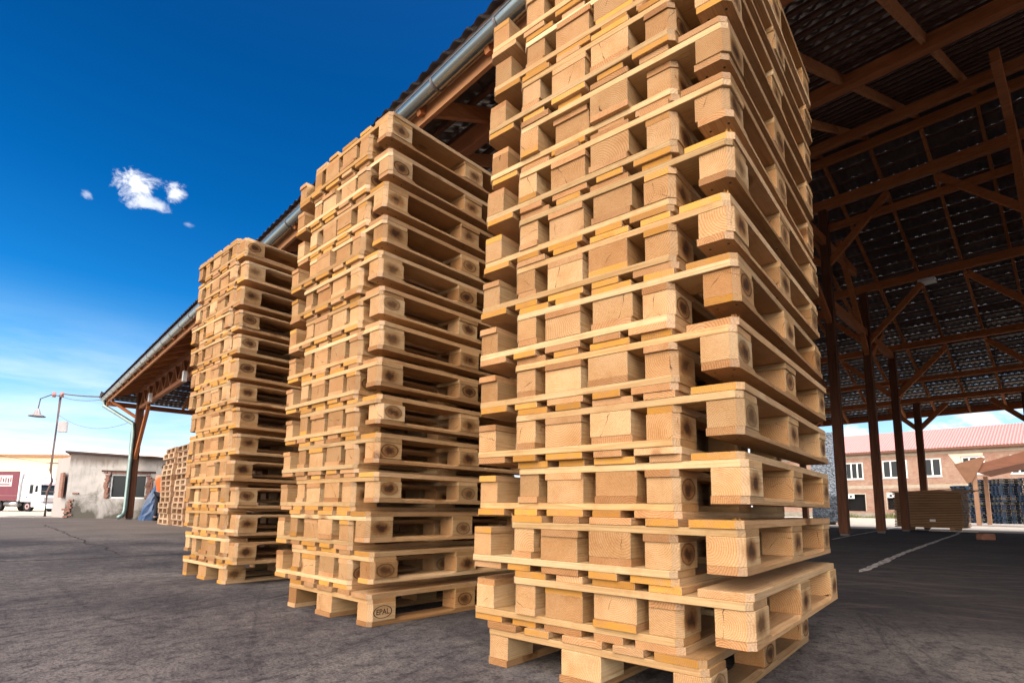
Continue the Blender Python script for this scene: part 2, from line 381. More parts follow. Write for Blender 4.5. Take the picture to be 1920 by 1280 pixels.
def strip(name, pts, wd, mat, z=0.004, jit=0.0, kind='structure'):
    mb = MB(); L = []; Rr = []
    pts = [Vector((p[0], p[1], 0)) for p in pts]
    dense = []
    for i in range(len(pts)-1):
        n = max(2, int((pts[i+1]-pts[i]).length / 0.12))
        for k in range(n): dense.append(pts[i].lerp(pts[i+1], k/n))
    dense.append(pts[-1]); rnd = random.Random(len(name)*7+len(dense))
    vs = []
    drift = 0
    for i, p in enumerate(dense):
        d = (dense[min(i+1,len(dense)-1)] - dense[max(0,i-1)]).normalized(); nn = Vector((-d.y, d.x, 0))
        drift = drift*0.85 + rnd.uniform(-1,1)*jit
        ww = wd * (1 + rnd.uniform(-.35,.35)*(jit>0)) * (min(1, i/3+.15)) * min(1, (len(dense)-1-i)/3+.15)
        for s_ in (1,-1):
            q = p + nn*(drift + s_*ww/2); vs.append((q.x, q.y, ground_z(q.x,q.y)+z))
    mb.add(vs, [(2*i, 2*i+1, 2*i+3, 2*i+2) for i in range(len(dense)-1)])
    o = mb.build(name, mat); o['kind'] = kind; return o
CRACK = simple('crack_filler', (0.055,0.048,0.047), 0.9, spec=0.1)
m, t, b = material('tyre_rubber_mark')
tc = t.add('ShaderNodeTexCoord').outputs['Object']
b.inputs['Base Color'].default_value = (0.03,0.027,0.03,1); b.inputs['Roughness'].default_value = 0.85
t.l.new(t.mr(t.noise(tc, 14.0, 5, 0.7), 0.42, 0.66, 0.0, 0.38), b.inputs['Alpha'])
TYRE = m
_unused = simple('tyre_rubber_mark', (0.040,0.036,0.038), 0.8, nscale=9, namt=0.5, dark=(0.09,0.08,0.08))
strip('ground_joint', [(-3.5,7.4),(0.088,6.96),(0.87,6.85),(1.55,6.98),(4.5,7.0)], 0.035, CRACK, jit=0.012)
strip('ground_crack', [(0.9,17.8),(0.96,13.5),(0.93,11.0),(1.02,9.0),(0.956,7.05)], 0.017, CRACK, jit=0.035)
strip('tyre_mark', [(0.36,4.9),(0.37,4.3),(0.39,3.75),(0.44,3.3),(0.54,3.0),(0.70,2.75)], 0.028, TYRE, jit=0.004)
strip('tyre_mark', [(1.6,4.4),(1.25,3.6),(1.02,3.0),(0.85,2.5),(0.70,2.1),(0.62,1.75)], 0.02, TYRE, z=0.0045, jit=0.004)
# white lane paint on the shed floor, worn
m, t, b = material('worn_road_paint')
tc = t.add('ShaderNodeTexCoord').outputs['Object']
n = t.noise(t.scl(tc, 3, 3, 1), 4.0, 6, 0.7)
c = t.mix(t.mr(n, 0.44, 0.60), (0.55,0.50,0.48,1), (0.07,0.06,0.06,1))
t.l.new(c, b.inputs['Base Color']); b.inputs['Roughness'].default_value = 0.8
PAINT = m
strip('painted_line', [(5.9,1.62),(9.3,1.99),(14.1,2.42),(19.1,2.85),(22.0,3.2)], 0.075, PAINT, jit=0.004)
strip('painted_line', [(12.5,3.89),(17,4.5),(22,5.2),(27.9,6.02)], 0.06, PAINT, jit=0.004)

# ------------------------------------------------------------------ pallets
L_, Wd_, BT, BH = 1.2, 0.8, 0.0218, 0.078
T_ = 0.022
CH = 0.019
def rect_cut(x0, x1, y0, y1, cuts, c=CH):
    """polygon ccw; cuts = set of corners ('ll','lr','ur','ul') clipped"""
    p = []
    p += [(x0, y0+c), (x0+c, y0)] if 'll' in cuts else [(x0, y0)]
    p += [(x1-c, y0), (x1, y0+c)] if 'lr' in cuts else [(x1, y0)]
    p += [(x1, y1-c), (x1-c, y1)] if 'ur' in cuts else [(x1, y1)]
    p += [(x0+c, y1), (x0, y1-c)] if 'ul' in cuts else [(x0, y1)]
    return p
BEV = 0.0014
# fibres run along local Y
MESH = {}
for wname, wd in (('wide', 0.145), ('narrow', 0.100)):
    mb = MB(); mb.prism(rect_cut(-wd/2, wd/2, -L_/2, L_/2, ()), -BT/2, BT/2); MESH['deck_'+wname] = mb.mesh('deck_board', W_DECK, BEV)
for sname, cuts in (('l', ('ll','ul')), ('r', ('lr','ur'))):
    for var in range(4):
        mb = MB(); mb.prism(rect_cut(-0.0725, 0.0725, -L_/2, L_/2, cuts), -BT/2, BT/2); rs = random.Random(var*5+(sname == 'r'))
        if var:
            sx = 1 if sname == 'r' else -1
            for k in range(5 + 2*var):
                q = rs.random(); bx = sx*(0.0725-CH*(1-q)); by = -L_/2 + CH*q; hh = rs.uniform(.004,.013); l_ = rs.uniform(-.004,.004)
                mb.add([(bx-.0009,by,BT/2-.001),(bx+.0009,by+.0008,BT/2-.001),(bx,by+.0012,BT/2-.001),(bx+l_,by-.003,BT/2+hh)], [(0,1,3),(1,2,3),(2,0,3)])
        MESH['deck_'+sname+(str(var) if var else '')] = mb.mesh('deck_board', W_DECK, BEV if not var else 0)
# stringer: length 0.8 along local Y, width .145 along local X; turned by 90 degrees in the pallet
for sname, cuts in (('m', ()), ('a', ('ll','ul')), ('b', ('lr','ur'))):
    mb = MB(); mb.prism(rect_cut(-0.0725, 0.0725, -Wd_/2, Wd_/2, cuts), -BT/2, BT/2); MESH['str_'+sname] = mb.mesh('stringer_board', W_STR, BEV)
# bottom runner with eased upper edges between the blocks
def bottom_mesh(wd, outer, mir=1):
    mb = MB(); st = [0, CH, 0.145, 0.172, 0.50, 0.5275, 0.6725, 0.70, 1.028, 1.055, 1.2-CH, 1.2]
    eased = {0.172, 0.50, 0.70, 1.028}
    vs = []; h = BT/2
    for y in st:
        e = 0.010 if y in eased else 0.0003; ex = 0.016 if y in eased else 0.0003
        x0, x1 = -wd/2, wd/2
        if outer and y in (0, 1.2): x1 -= CH
        yy = y - L_/2
        ring = [(x0,yy,-h),(x1,yy,-h),(x1,yy,h-e),(x1-ex,yy,h),(x0+ex,yy,h),(x0,yy,h-e)]
        vs += [(x*mir, y_, z_) for x, y_, z_ in ring]
    fs = [tuple(range(6)), tuple((len(st)-1)*6+k for k in range(5,-1,-1))]
    for i in range(len(st)-1):
        for k in range(6): fs.append((i*6+k, i*6+(k+1)%6, (i+1)*6+(k+1)%6, (i+1)*6+k))
    mb.add(vs, fs)
    # nail heads on the underside
    for yb in (0.0725, 0.6, 1.1275):
        for k, (ax, ay) in enumerate(((-.028,-.03), (.026,-.034), (.0,.036), (-.03,.03))):
            if k == 3 and wd < 0.12: continue
            px_, py_ = ax*wd/0.1+0.003*math.sin(yb*9+k), yb-L_/2+ay
            mb.tube([(px_,py_,-h+0.001),(px_,py_,-h-0.0007)], 0.0042, 8, mi=1)
    return mb.mesh('bottom_board', [W_BOT, NAIL])
MESH['bot_m'] = bottom_mesh(0.145, False); MESH['bot_l'] = bottom_mesh(0.100, True, -1); MESH['bot_r'] = bottom_mesh(0.100, True, 1)
def block_mesh(wd, cuts, mat):
    mb = MB(); mb.prism(rect_cut(-wd/2, wd/2, -0.0725, 0.0725, cuts), -BH/2, BH/2); return mb.mesh('block', mat, BEV)
# side blocks keep their branded face on local +X
MESH['blk_c'] = block_mesh(0.145, (), W_BLK)
MESH['blk_side'] = block_mesh(0.100, (), W_BLKS)
MESH['blk_near'] = block_mesh(0.100, ('lr',), W_BLKS)
MESH['blk_far'] = block_mesh(0.100, ('ur',), W_BLKS)

def pallet_parts():
    """(name, mesh, x, y, z, rz) ; x 0..0.8, y 0..1.2, z from the underside"""
    P = []
    zb, zk, zs, zd = 0.011, 0.022+BH/2, 0.022+BH+0.011, 0.022+BH+0.033
    P += [('bottom_board','bot_l',0.05,0.6,zb,0), ('bottom_board','bot_m',0.4,0.6,zb,0), ('bottom_board','bot_r',0.75,0.6,zb,0)]
    for j, y in enumerate((0.0725, 0.6, 1.1275)):
        right = ('blk_near','blk_side','blk_far')[j]; left = ('blk_far','blk_side','blk_near')[j]
        P += [('block', left, 0.05, y, zk, math.pi), ('block','blk_c',0.4,y,zk,0), ('block', right, 0.75, y, zk, 0)]
        # rotate the stringer by 90 deg : local +X -> world +Y
        P += [('stringer_board', ('str_a','str_m','str_b')[j], 0.4, y, zs, math.pi/2)]
    for x, k in ((0.0725,'deck_l'), (0.2345,'deck_narrow'), (0.4,'deck_wide'), (0.5655,'deck_narrow'), (0.7275,'deck_r')):
        P.append(('deck_board', k, x, 0.6, zd, 0))
    return P
PARTS = pallet_parts()
def make_pallet(label, group, rng, first=None):
    """upright pallet whose origin is the centre of its underside"""
    root = bpy.data.objects.new('wooden_pallet', None); root.empty_display_size = 0.1; COL.objects.link(root)
    tag(root, label, 'pallet', group)
    for name, key, x, y, z_, rz in PARTS:
        if key in ('deck_l','deck_r') and rng.random() < 0.5: key = key + str(rng.randint(1,3))
        o = bpy.data.objects.new(name, MESH[key]); COL.objects.link(o); o.parent = root
        jx = rng.gauss(0, 0.0018); jy = rng.gauss(0, 0.0028)
        if name == 'block': jx *= 1.3; jy = abs(jy)*(1 if y < .3 else -1 if y > .9 else 0)*1.2
        if name == 'deck_board': jx *= 1.6
        o.location = (x-0.4+jx, y-0.6+jy, z_); o.rotation_euler = (0, 0, rz + rng.gauss(0, 0.0028))
    return root
ORD = ['bottom','second','third','fourth','fifth','sixth','seventh','eighth','ninth','tenth','eleventh','twelfth','thirteenth','fourteenth',
       'fifteenth','sixteenth','seventeenth','eighteenth','nineteenth','twentieth','twenty-first','twenty-second','twenty-third','twenty-fourth','twenty-fifth','twenty-sixth','top']
def interp(tab, n):
    ks = sorted(tab)
    if n <= ks[0]: return tab[ks[0]]
    if n >= ks[-1]: return tab[ks[-1]]
    for a, b_ in zip(ks, ks[1:]):
        if a <= n <= b_: return tab[a] + (tab[b_]-tab[a])*(n-a)/(b_-a)
STACKS = [
 dict(corner=(1.452,0.6452), ang=-82.38, k0=-0.121, k2=-0.178, name='nearest tall stack',
      up={1:-.002,2:-.014,3:-.006,4:-.008,5:-.010,6:-.006,7:-.011,8:-.003,9:-.002,10:0,11:.005,12:.012,13:.018},
      lo={1:-.020,2:-.017,3:-.016,4:-.013,5:-.008,6:-.009,7:-.007,8:0,9:.008,10:.014,11:.022,12:.029,13:.024}),
 dict(corner=(1.2962,2.3608), ang=-85.54, k0=0.023, k2=-0.17, name='middle tall stack',
      up={1:.012,2:-.007,3:.011,4:.018,5:.016,8:-.023,9:-.024,10:-.015,11:-.016,12:-.012,13:.012},
      lo={1:.004,2:-.002,4:.012,6:.0,8:-.022,10:-.018,12:-.012,13:0.0}),
 dict(corner=(1.1858,4.2319), ang=-84.2, k0=0.04, k2=0.0748, name='farthest tall stack',
      up={1:.143,2:.115,3:.076,4:.035,5:.045,6:.02,8:-.065,9:-.084,10:-.095,11:-.097,12:-.075,13:-.083}, kup=-0.08,
      lo={1:.143,2:.115,3:.076,4:.025,5:.048,6:.02,8:-.072,9:-.084,10:-.099,11:-.097,12:-.07,13:-.083}),
]
for si, S_ in enumerate(STACKS):
    rng = random.Random(100+si)
    a = R(S_['ang']); ud = Vector((math.cos(a), math.sin(a), 0)); vd = Vector((-ud.y, ud.x, 0))
    grp = 'new pallets in the interlocked tall stacks'
    def put(level, du, z0, flipped):
        order = ORD[level] if level < 27 else 'top'
        word = 'topmost pallet' if level == 26 else ('lowest pallet standing on the asphalt' if level == 0 else order + ' pallet from the ground')
        lab = '%s in the %s, %s' % (word, S_['name'], 'deck side down' if flipped else 'deck side up')
        root = make_pallet(lab, grp, rng)
        c = Vector((S_['corner'][0], S_['corner'][1], 0)) + ud*(du-0.4 + rng.gauss(0,0.0015)) + vd*(0.6 + rng.gauss(0,0.007))
        ang = a + rng.gauss(0, 0.004)
        if flipped:
            root.rotation_euler = (0, math.pi, ang); root.location = (c.x, c.y, z0+0.144)
        else:
            root.rotation_euler = (0, 0, ang); root.location = (c.x, c.y, z0)
        return root
    put(0, S_['k0'], 0.001, False)
    for n in range(1, 14):
        zb = 0.1445 + 0.188*(n-1)
        put(2*n-1, S_['k2'] + interp(S_['lo'], n), zb, True)
        put(2*n, S_.get('kup', 0.0) + interp(S_['up'], n), zb+0.044, False)

# brand of the lowest pallet in the middle stack : oval ring with letters burnt into the near corner block
def find_block(label_part):
    for o in COL.objects:
        if o.parent is None and label_part in o.get('label', ''):
            best = max((c for c in o.children if c.name.startswith('block')), key=lambda c: (c.location.x - c.location.y))
            return best
blk = find_block('lowest pallet standing on the asphalt in the middle tall stack')
blk.data = MESH['blk_near'].copy(); blk.data.materials[0] = W_BLK
mb = MB(); n = 40; vs = []; fs = []
for k in range(n):
    th = 2*math.pi*k/n
    for rr in (1.0, 0.90): vs.append((0.0508, 0.052*rr*math.cos(th), 0.029*rr*math.sin(th)))
    for rr in (1.0, 0.90): vs.append((0.0498, 0.052*rr*math.cos(th), 0.029*rr*math.sin(th)))
for k in range(n):
    a0, b0 = 4*k, 4*((k+1)%n)
    fs += [(a0, b0, b0+1, a0+1), (a0+1, b0+1, b0+3, a0+3), (a0, a0+2, b0+2, b0)]
mb.add(vs, fs)
mb.build('brand_mark', BRAND, blk)
cu = bpy.data.curves.new('brand_text', 'FONT'); cu.body = 'EPAL'; cu.size = 0.034; cu.align_x = 'CENTER'; cu.align_y = 'CENTER'; cu.extrude = 0.0003; cu.offset = 0.0006
to = bpy.data.objects.new('brand_text_source', cu); COL.objects.link(to)
dg = bpy.context.evaluated_depsgraph_get(); me = bpy.data.meshes.new_from_object(to.evaluated_get(dg)); bpy.data.objects.remove(to)
me.materials.clear(); me.materials.append(BRAND)
link('brand_letters', me, blk, (0.0504,0,0), (R(90),0,R(90)))

# ------------------------------------------------------------------ timber shed
NE, RX, FE = 2.4, 13.7, 25.0
EZ, RZ = 4.27, 9.17
SL = (RZ-EZ)/(RX-NE)
Y0, Y1 = -27.0, 24.2
def roof_z(x): return EZ + SL*(min(x, 2*RX-x)-NE)
shed = thing('timber_shed', 'huge open timber shed with dark tiled roof on brown posts behind the pallets', 'shed', (3.36, 22.73, 0))
SH = Vector((3.36, 22.73, 0))
def sp_(mb, name, mat, bevel=0, smooth=False, parent=None):
    """build a part given in world coordinates under the shed"""
    par = parent or shed
    org = SH if parent is None else Vector((0,0,0))
    mb.v = [tuple(Vector(v)-SH) for v in mb.v]
    return mb.build(name, mat, par, bevel, smooth)
ROWL = 0.36
def tile_slope(kind):
    """rows of overlapping wavy tiles; kind near/far/end"""
    mb = MB(); run = (RX-NE); slen = math.hypot(run, RZ-EZ); nrow = int(slen/ROWL)
    vs = []; fs = []
    for r in range(nrow):
        d0 = run*r/nrow; d1 = run*(r+1)/nrow*1.0 + (0.012 if r < nrow-1 else 0.075)   # horizontal distance from ridge : upper, lower
        z0 = RZ - SL*d0; z1 = RZ - SL*d1
        per = 0.155; samp = 4
        if kind in ('near','far'):
            ya, yb = Y0, Y1 - run + d1 + 0.02
        else:
            ya, yb = RX-d1, RX+d1
        n = int((yb-ya)/per*samp)
        base = len(vs)
        for i in range(n+1):
            q = ya + (yb-ya)*i/n
            wv = 0.5+0.5*math.cos(2*math.pi*q/per)
            pk_ = int(q/per+500.5); rr_ = random.Random(pk_*977+r*131).random(); tr_ = random.Random(r*17+5).random()
            lo = 0.008 + (0.028 + 0.014*rr_*(.5+.5*tr_))*wv; hi = 0.001 + 0.030*wv
            for d, zz, of in ((d0,z0,hi),(d1,z1,lo)):
                if kind == 'far': vs.append((RX+d, q, zz+of))
                elif kind == 'near': vs.append((RX-d, q, zz+of))
                else: vs.append((q, Y1-run+d, zz+of))
        for i in range(n): fs.append((base+2*i, base+2*i+1, base+2*i+3, base+2*i+2))
    mb.add(vs, fs); return mb
for k in ('near','far','end'):
    sp_(tile_slope(k), 'roof_tiles', TILE, smooth=True)
mb = MB(); mb.tube([(RX, Y0, RZ+0.05), (RX, Y1-(RX-NE), RZ+0.05)], 0.13, 8)
mb.tube([(RX, Y1-(RX-NE), RZ+0.04), (NE, Y1, EZ+0.05)], 0.11, 8); mb.tube([(RX, Y1-(RX-NE), RZ+0.04), (FE, Y1, EZ+0.05)], 0.11, 8)
sp_(mb, 'ridge_cap', TILE, smooth=True)
# battens are one part per slope: only their row pattern shows
for side in ('near','far','end'):
    mb = MB(); run = RX-NE; nrow = int(math.hypot(run, RZ-EZ)/ROWL)
    for r in range(nrow+1):
        d = run*r/nrow; zz = RZ - SL*d - 0.032
        if side == 'end': mb.beam((RX-d+0.05, Y1-run+d, zz), (RX+d-0.05, Y1-run+d, zz), 0.05, 0.04) if d > 0.3 else None
        else:
            x = RX+d if side == 'far' else RX-d
            mb.beam((x, -9.0, zz), (x, Y1-run+d-0.05, zz), 0.05, 0.04)
    sp_(mb, 'roof_battens', BATTEN)
# rafters
def rafter(x0, y0, z0, x1, y1, z1):
    mb = MB(); mb.beam((x0,y0,z0), (x1,y1,z1), 0.055, 0.14); sp_(mb, 'rafter', TIMBER2)
DZ = 0.14
ry = -6.6; cnt = 0
while ry < Y1-0.6:
    dtop = max(0.0, ry - (Y1-(RX-NE)))
    if dtop < 10.4:
        rafter(RX+dtop+0.03, ry, RZ-SL*dtop-DZ, FE-0.04, ry, EZ-DZ+0.02)
        if ry > 1.0 or ry < -1: rafter(RX-dtop-0.03, ry, RZ-SL*dtop-DZ, NE+0.04, ry, EZ-DZ+0.02)
        cnt += 1
    ry += 0.96
for k in range(-8, 9):
    x = RX + k*1.25
    if abs(k*1.25) < RX-NE-0.8:
        d0 = abs(k*1.25); rafter(x, Y1-(RX-NE)+d0, RZ-SL*d0-DZ, x, Y1-0.04, EZ-DZ+0.02)
# ridge, purlins, plates
def lbeam(name, x, z_, wd, ht, ya=-12.0, yb=None, mat=TIMBER):
    mb = MB(); yb = yb if yb is not None else Y1-1.0
    mb.beam((x, ya, z_), (x, yb, z_), wd*0.8, ht*0.8); return sp_(mb, name, mat, bevel=0.006)
def ymax(x): return Y1-(RX-NE)+abs(x-RX)
lbeam('ridge_beam', RX-0.05, RZ-0.36, 0.16, 0.24, yb=ymax(RX))
lbeam('purlin', 8.3, 6.85-0.23, 0.18, 0.24, yb=ymax(8.3))
for x, z_, h_ in ((14.8, 8.34, 0.30), (17.9, 7.00, 0.26), (20.65, 5.80, 0.24), (22.4, 5.02, 0.18), (23.6, 4.52, 0.20)):
    lbeam('purlin', x, z_, 0.18, h_, yb=ymax(x))
lbeam('purlin', 14.85, 7.72, 0.14, 0.20, yb=ymax(14.8))
lbeam('purlin', 11.6, 7.9, 0.16, 0.22, yb=ymax(11.6))
# eaves: fascia boards
mb = MB(); mb.beam((NE+0.14, Y0, EZ-0.13), (NE+0.14, Y1-0.05, EZ-0.13), 0.035, 0.19); sp_(mb, 'fascia_board', FASCIA)
mb = MB(); mb.beam((FE-0.02, Y0, EZ-0.06), (FE-0.02, Y1-0.05, EZ-0.06), 0.05, 0.22); sp_(mb, 'fascia_board', TIMBER)
mb = MB(); mb.beam((NE+0.1, Y1-0.55, EZ-0.26), (FE-0.1, Y1-0.55, EZ-0.26), 0.12, 0.16); sp_(mb, 'end_eave_beam', TIMBER)
# gutter: half-round galvanised trough with brackets
def gutter(x, ya, yb, z_, r=0.07):
    mb = MB(); seg = 14; vs = []; fs = []
    for i, y in enumerate((ya, yb)):
        for k in range(seg+1):
            th = math.pi + math.pi*k/seg; vs.append((x+r*math.cos(th), y, z_+r*math.sin(th)))
        for k in range(seg+1):
            th = math.pi + math.pi*k/seg; vs.append((x+(r-.004)*math.cos(th), y, z_+(r-.004)*math.sin(th)))
    N = 2*(seg+1)
    for k in range(seg):
        fs.append((k, k+1, N+k+1, N+k)); fs.append((seg+1+k, seg+2+k, N+seg+2+k, N+seg+1+k))
    mb.add(vs, fs)
    mb.tube([(x-r, ya, z_+0.004), (x-r, yb, z_+0.004)], 0.010, 8)
    mb.add([vs[k] for k in range(seg+1)] , [tuple(range(seg+1))]); mb.add([vs[N+k] for k in range(seg+1)], [tuple(range(seg, -1, -1))])
    return mb
g_ = sp_(gutter(NE+0.03, Y0, Y1-0.05, EZ-0.08), 'gutter', GALV, smooth=True)
GX, GZ = NE+0.03, EZ-0.08
y = 0.35
k = 0
while y < Y1-0.3:
    mb = MB(); pts = []
    for q in range(11):
        th = math.pi + math.pi*q/10; pts.append((GX+0.0745*math.cos(th), y, GZ+0.0745*math.sin(th)))
    pts = [(GX-0.0745+0.03, y, GZ+0.05)] + pts + [(GX+0.0745, y, GZ+0.06)]
    for p_, q_ in zip(pts, pts[1:]): mb.beam(p_, q_, 0.026, 0.005, up=(0,1,0)) if False else mb.add(
        [(p_[0], y-0.013, p_[2]), (p_[0], y+0.013, p_[2]), (q_[0], y+0.013, q_[2]), (q_[0], y-0.013, q_[2])], [(0,1,2,3)])
    mb.v = [tuple(Vector(v)-SH) for v in mb.v]
    mb.build('gutter_bracket', STRAPM, g_)
    y += 0.82
# downpipe
mb = MB()
mb.tube([(GX+0.02, Y1-0.30, GZ-0.06), (GX+0.03, Y1-0.32, GZ-0.25), (3.20, 22.62, 3.25), (3.20, 22.60, 2.9), (3.22, 22.60, 0.32), (3.16, 22.52, 0.14), (3.02, 22.40, 0.07)], 0.065, 10)
sp_(mb, 'downpipe', simple('downpipe_paint', (0.26,0.36,0.35), 0.4, 0.5), smooth=True)
# posts
def post(x, y, top, w_=0.20, mat=POSTW):
    mb = MB(); mb.box(x-w_/2, x+w_/2, y-w_/2, y+w_/2, 0.06, top)
    p = sp_(mb, 'post', mat, bevel=0.012)
    mb = MB(); mb.box(x-w_/2+0.02, x+w_/2-0.02, y-w_/2+0.02, y+w_/2-0.02, 0.0, 0.06)
    mb.v = [tuple(Vector(v)-SH) for v in mb.v]; mb.build('post_shoe', STEEL, p)
def brace(p, q, wd=0.12, ht=0.15, mat=TIMBER):
    mb = MB(); mb.beam(p, q, wd, ht); sp_(mb, 'brace', mat, bevel=0.004)
for x, z_ in ((14.8, 8.2), (17.9, 6.87), (20.65, 5.68), (23.6, 4.42)):
    for fy in (4.3, 0.55, 8.2):
        if x == 23.6 and fy == 0.55: fy = 1.45
        post(x, fy, z_-0.01)
        dl = 1.35 if x < 23 else 0.8
        brace((x, fy+0.05, z_-dl-0.1), (x, fy+dl+0.05, z_-0.10))
        brace((x, fy-0.05, z_-dl-0.1), (x, fy-dl-0.05, z_-0.10))
# cross ties from post row to post row and raking struts
for fy in (4.3, 0.55, 8.2):
    mb = MB(); mb.beam((14.8, fy, 5.75), (20.6, fy, 5.55), 0.14, 0.2); sp_(mb, 'tie_beam', TIMBER, bevel=0.004)
    brace((17.9, fy, 5.0), (15.9, fy, 7.8)); brace((17.9, fy, 4.9), (19.6, fy, 6.05)); brace((20.65, fy, 4.0), (22.3, fy, 4.95))
    brace((14.8, fy, 5.2), (11.8, fy, 7.7))
    mb = MB(); mb.beam((10.4, fy, 7.45), (17.2, fy, 7.30), 0.12, 0.2); sp_(mb, 'collar_beam', TIMBER, bevel=0.004)
for fy in (12.1, 16.0):
    post(14.8, fy, 8.2); post(20.65, fy, 5.6); post(23.6, fy, 4.4)
# near-eave row with the lattice girder
for fy in (22.73, 12.9, 7.6):
    post(3.36, fy, 4.36, 0.22)
brace((3.36, 22.7, 2.05), (3.36, 21.2, 3.75), 0.10, 0.14); brace((3.36, 12.9, 2.4), (3.36, 11.4, 3.75)); brace((3.36, 12.9, 2.4), (3.36, 14.4, 3.75))
brace((3.36, 22.75, 3.45), (2.6, 23.3, 4.05), 0.08, 0.1)
GIRD = simple('girder_timber', (0.36,0.14,0.055), 0.75, nscale=4, namt=0.35, dark=(0.20,0.075,0.03), stretch=(6,0.6,6))
lbeam('girder_top_chord', 3.36, 4.46, 0.14, 0.24, -12, 23.6, GIRD)
lbeam('girder_bottom_chord', 3.36, 3.84, 0.14, 0.14, -12, 22.9, GIRD)
y = 22.5; up_ = True
while y > 8:
    mb = MB(); mb.beam((3.36, y, 3.90 if up_ else 4.36), (3.36, y-0.42, 4.36 if up_ else 3.90), 0.10, 0.07); sp_(mb, 'girder_web', GIRD)
    y -= 0.45; up_ = not up_
# two small lamps under the girder, one under the ridge
for i, (x, y, z_) in enumerate(((3.2, 20.1, 3.86), (3.2, 15.75, 3.80), (18.0, 2.8, 7.02))):
    mb = MB()
    if i < 2: mb.box(x-0.05, x+0.05, y-0.06, y+0.06, z_-0.17, z_+0.10)
    else: mb.box(x-0.16, x+0.16, y-0.19, y+0.19, z_-0.24, z_-0.145)
    o = mb.build('lamp', WHITE, None, 0.008)
    tag(o, ('small white lamp hanging under the lattice girder beside the shed corner post', 'small white lamp under the lattice girder against the third tall stack', 'white square lamp up under the dark roof of the shed')[i], 'lamp')

# ------------------------------------------------------------------ plastered hut
m, t, b = material('old_plaster')
tc = t.add('ShaderNodeTexCoord').outputs['Object']
sp = t.add('ShaderNodeSeparateXYZ', {0: tc}).outputs
n1 = t.noise(tc, 1.3, 7, 0.65, 0.5); n2 = t.noise(t.scl(tc, 1, 1, 0.35), 5.0, 6, 0.6); n3 = t.noise(tc, 28.0, 4, 0.6)
c = t.mix(t.mr(n1, 0.3, 0.7), (0.55,0.53,0.51,1), (0.33,0.315,0.305,1))
c = t.mix(t.mr(n2, 0.52, 0.75, 0, 0.5), c, (0.15,0.135,0.125,1))
damp = t.m('MULTIPLY', t.mr(t.m('ADD', sp[2], t.m('MULTIPLY', t.m('SUBTRACT', n1, 0.5), 3.4)), 0.85, 0.25), 0.92)
c = t.mix(damp, c, (0.055,0.050,0.038,1))
top = t.mr(t.m('ADD', sp[2], t.m('MULTIPLY', n2, 0.45)), 2.0, 2.3, 0, 0.8)
c = t.mix(top, c, (0.12,0.09,0.07,1))
t.l.new(c, b.inputs['Base Color']); b.inputs['Roughness'].default_value = 0.9
bp = t.add('ShaderNodeBump', {'Strength': 0.4, 'Distance': 0.02, 'Height': t.m('ADD', n1, n3)}); t.l.new(bp.outputs[0], b.inputs['Normal'])
PLASTER = m
def brick_mat(name, scale=1.0, c1=(0.36,0.15,0.09), c2=(0.46,0.24,0.15), mort=(0.40,0.34,0.28), worn=0.35, axis='YZ'):
    m, t, b = material(name)
    tc = t.add('ShaderNodeTexCoord').outputs['Object']
    sp = t.add('ShaderNodeSeparateXYZ', {0: tc}).outputs
    v = t.add('ShaderNodeCombineXYZ', {0: sp[1] if axis == 'YZ' else sp[0], 1: sp[2], 2: 0.0}).outputs[0]
    br = t.add('ShaderNodeTexBrick', {'Vector': v, 'Scale': scale, 'Color1': RGB(c1), 'Color2': RGB(c2), 'Mortar': RGB(mort), 'Mortar Size': 0.012, 'Brick Width': 0.27, 'Row Height': 0.085, 'Bias': 0.0})
    n = t.noise(tc, 1.1, 6, 0.65, 0.4); n2 = t.noise(t.scl(tc, 1, 1, 3), 2.6, 6, 0.7)
    c = t.mix(t.mr(n, 0.42, 0.72, 0, worn*2), br.outputs[0], (0.40,0.31,0.24,1))
    c = t.mix(t.mr(n2, 0.5, 0.72, 0, 0.5), c, (0.24,0.115,0.075,1))
    t.l.new(c, b.inputs['Base Color']); b.inputs['Roughness'].default_value = 0.9
    bp = t.add('ShaderNodeBump', {'Strength': 0.4, 'Distance': 0.01, 'Height': br.outputs[1]}); t.l.new(bp.outputs[0], b.inputs['Normal'])
    return m
BRICKR = brick_mat('red_brick', c1=(0.26,0.09,0.06), c2=(0.34,0.15,0.10), mort=(0.22,0.18,0.15), worn=0.1, axis='XZ')
fd = Vector((2.47, -2.25, 0)); flen0 = fd.length; fd.normalize(); fa = math.atan2(fd.y, fd.x)
hut = thing('plastered_hut', 'low grey plastered hut with stained walls and one window beside the shed post', 'hut', (1.785, 24.88, 0), fa)
FL = 6.0; DP = 3.4
def slope_top(x): return 2.28 - 0.055*x
hut_win = (1.46, 2.74, 0.70, 1.56)   # x0 x1 z0 z1 on the facade
mb = MB(); x0, x1, z0, z1 = hut_win
def wall_quad(mb, pts, th=(0,0.25,0)):
    v = [Vector(p) for p in pts]; t_ = Vector(th); n = len(v)
    mb.add(v + [p+t_ for p in v], [tuple(range(n)), tuple(range(2*n-1, n-1, -1))] + [(i,(i+1)%n,n+(i+1)%n,n+i) for i in range(n)])
wall_quad(mb, [(0,0,0),(x0,0,0),(x0,0,slope_top(x0)),(0,0,slope_top(0))])
wall_quad(mb, [(x1,0,0),(FL,0,0),(FL,0,slope_top(FL)),(x1,0,slope_top(x1))])
wall_quad(mb, [(x0,0,0),(x1,0,0),(x1,0,z0),(x0,0,z0)]); wall_quad(mb, [(x0,0,z1),(x1,0,z1),(x1,0,slope_top(x1)),(x0,0,slope_top(x0))])
mb.build('wall', PLASTER, hut)
sd_ = Vector((-0.19, 2.64, 0)); ca, sa = math.cos(-fa), math.sin(-fa)
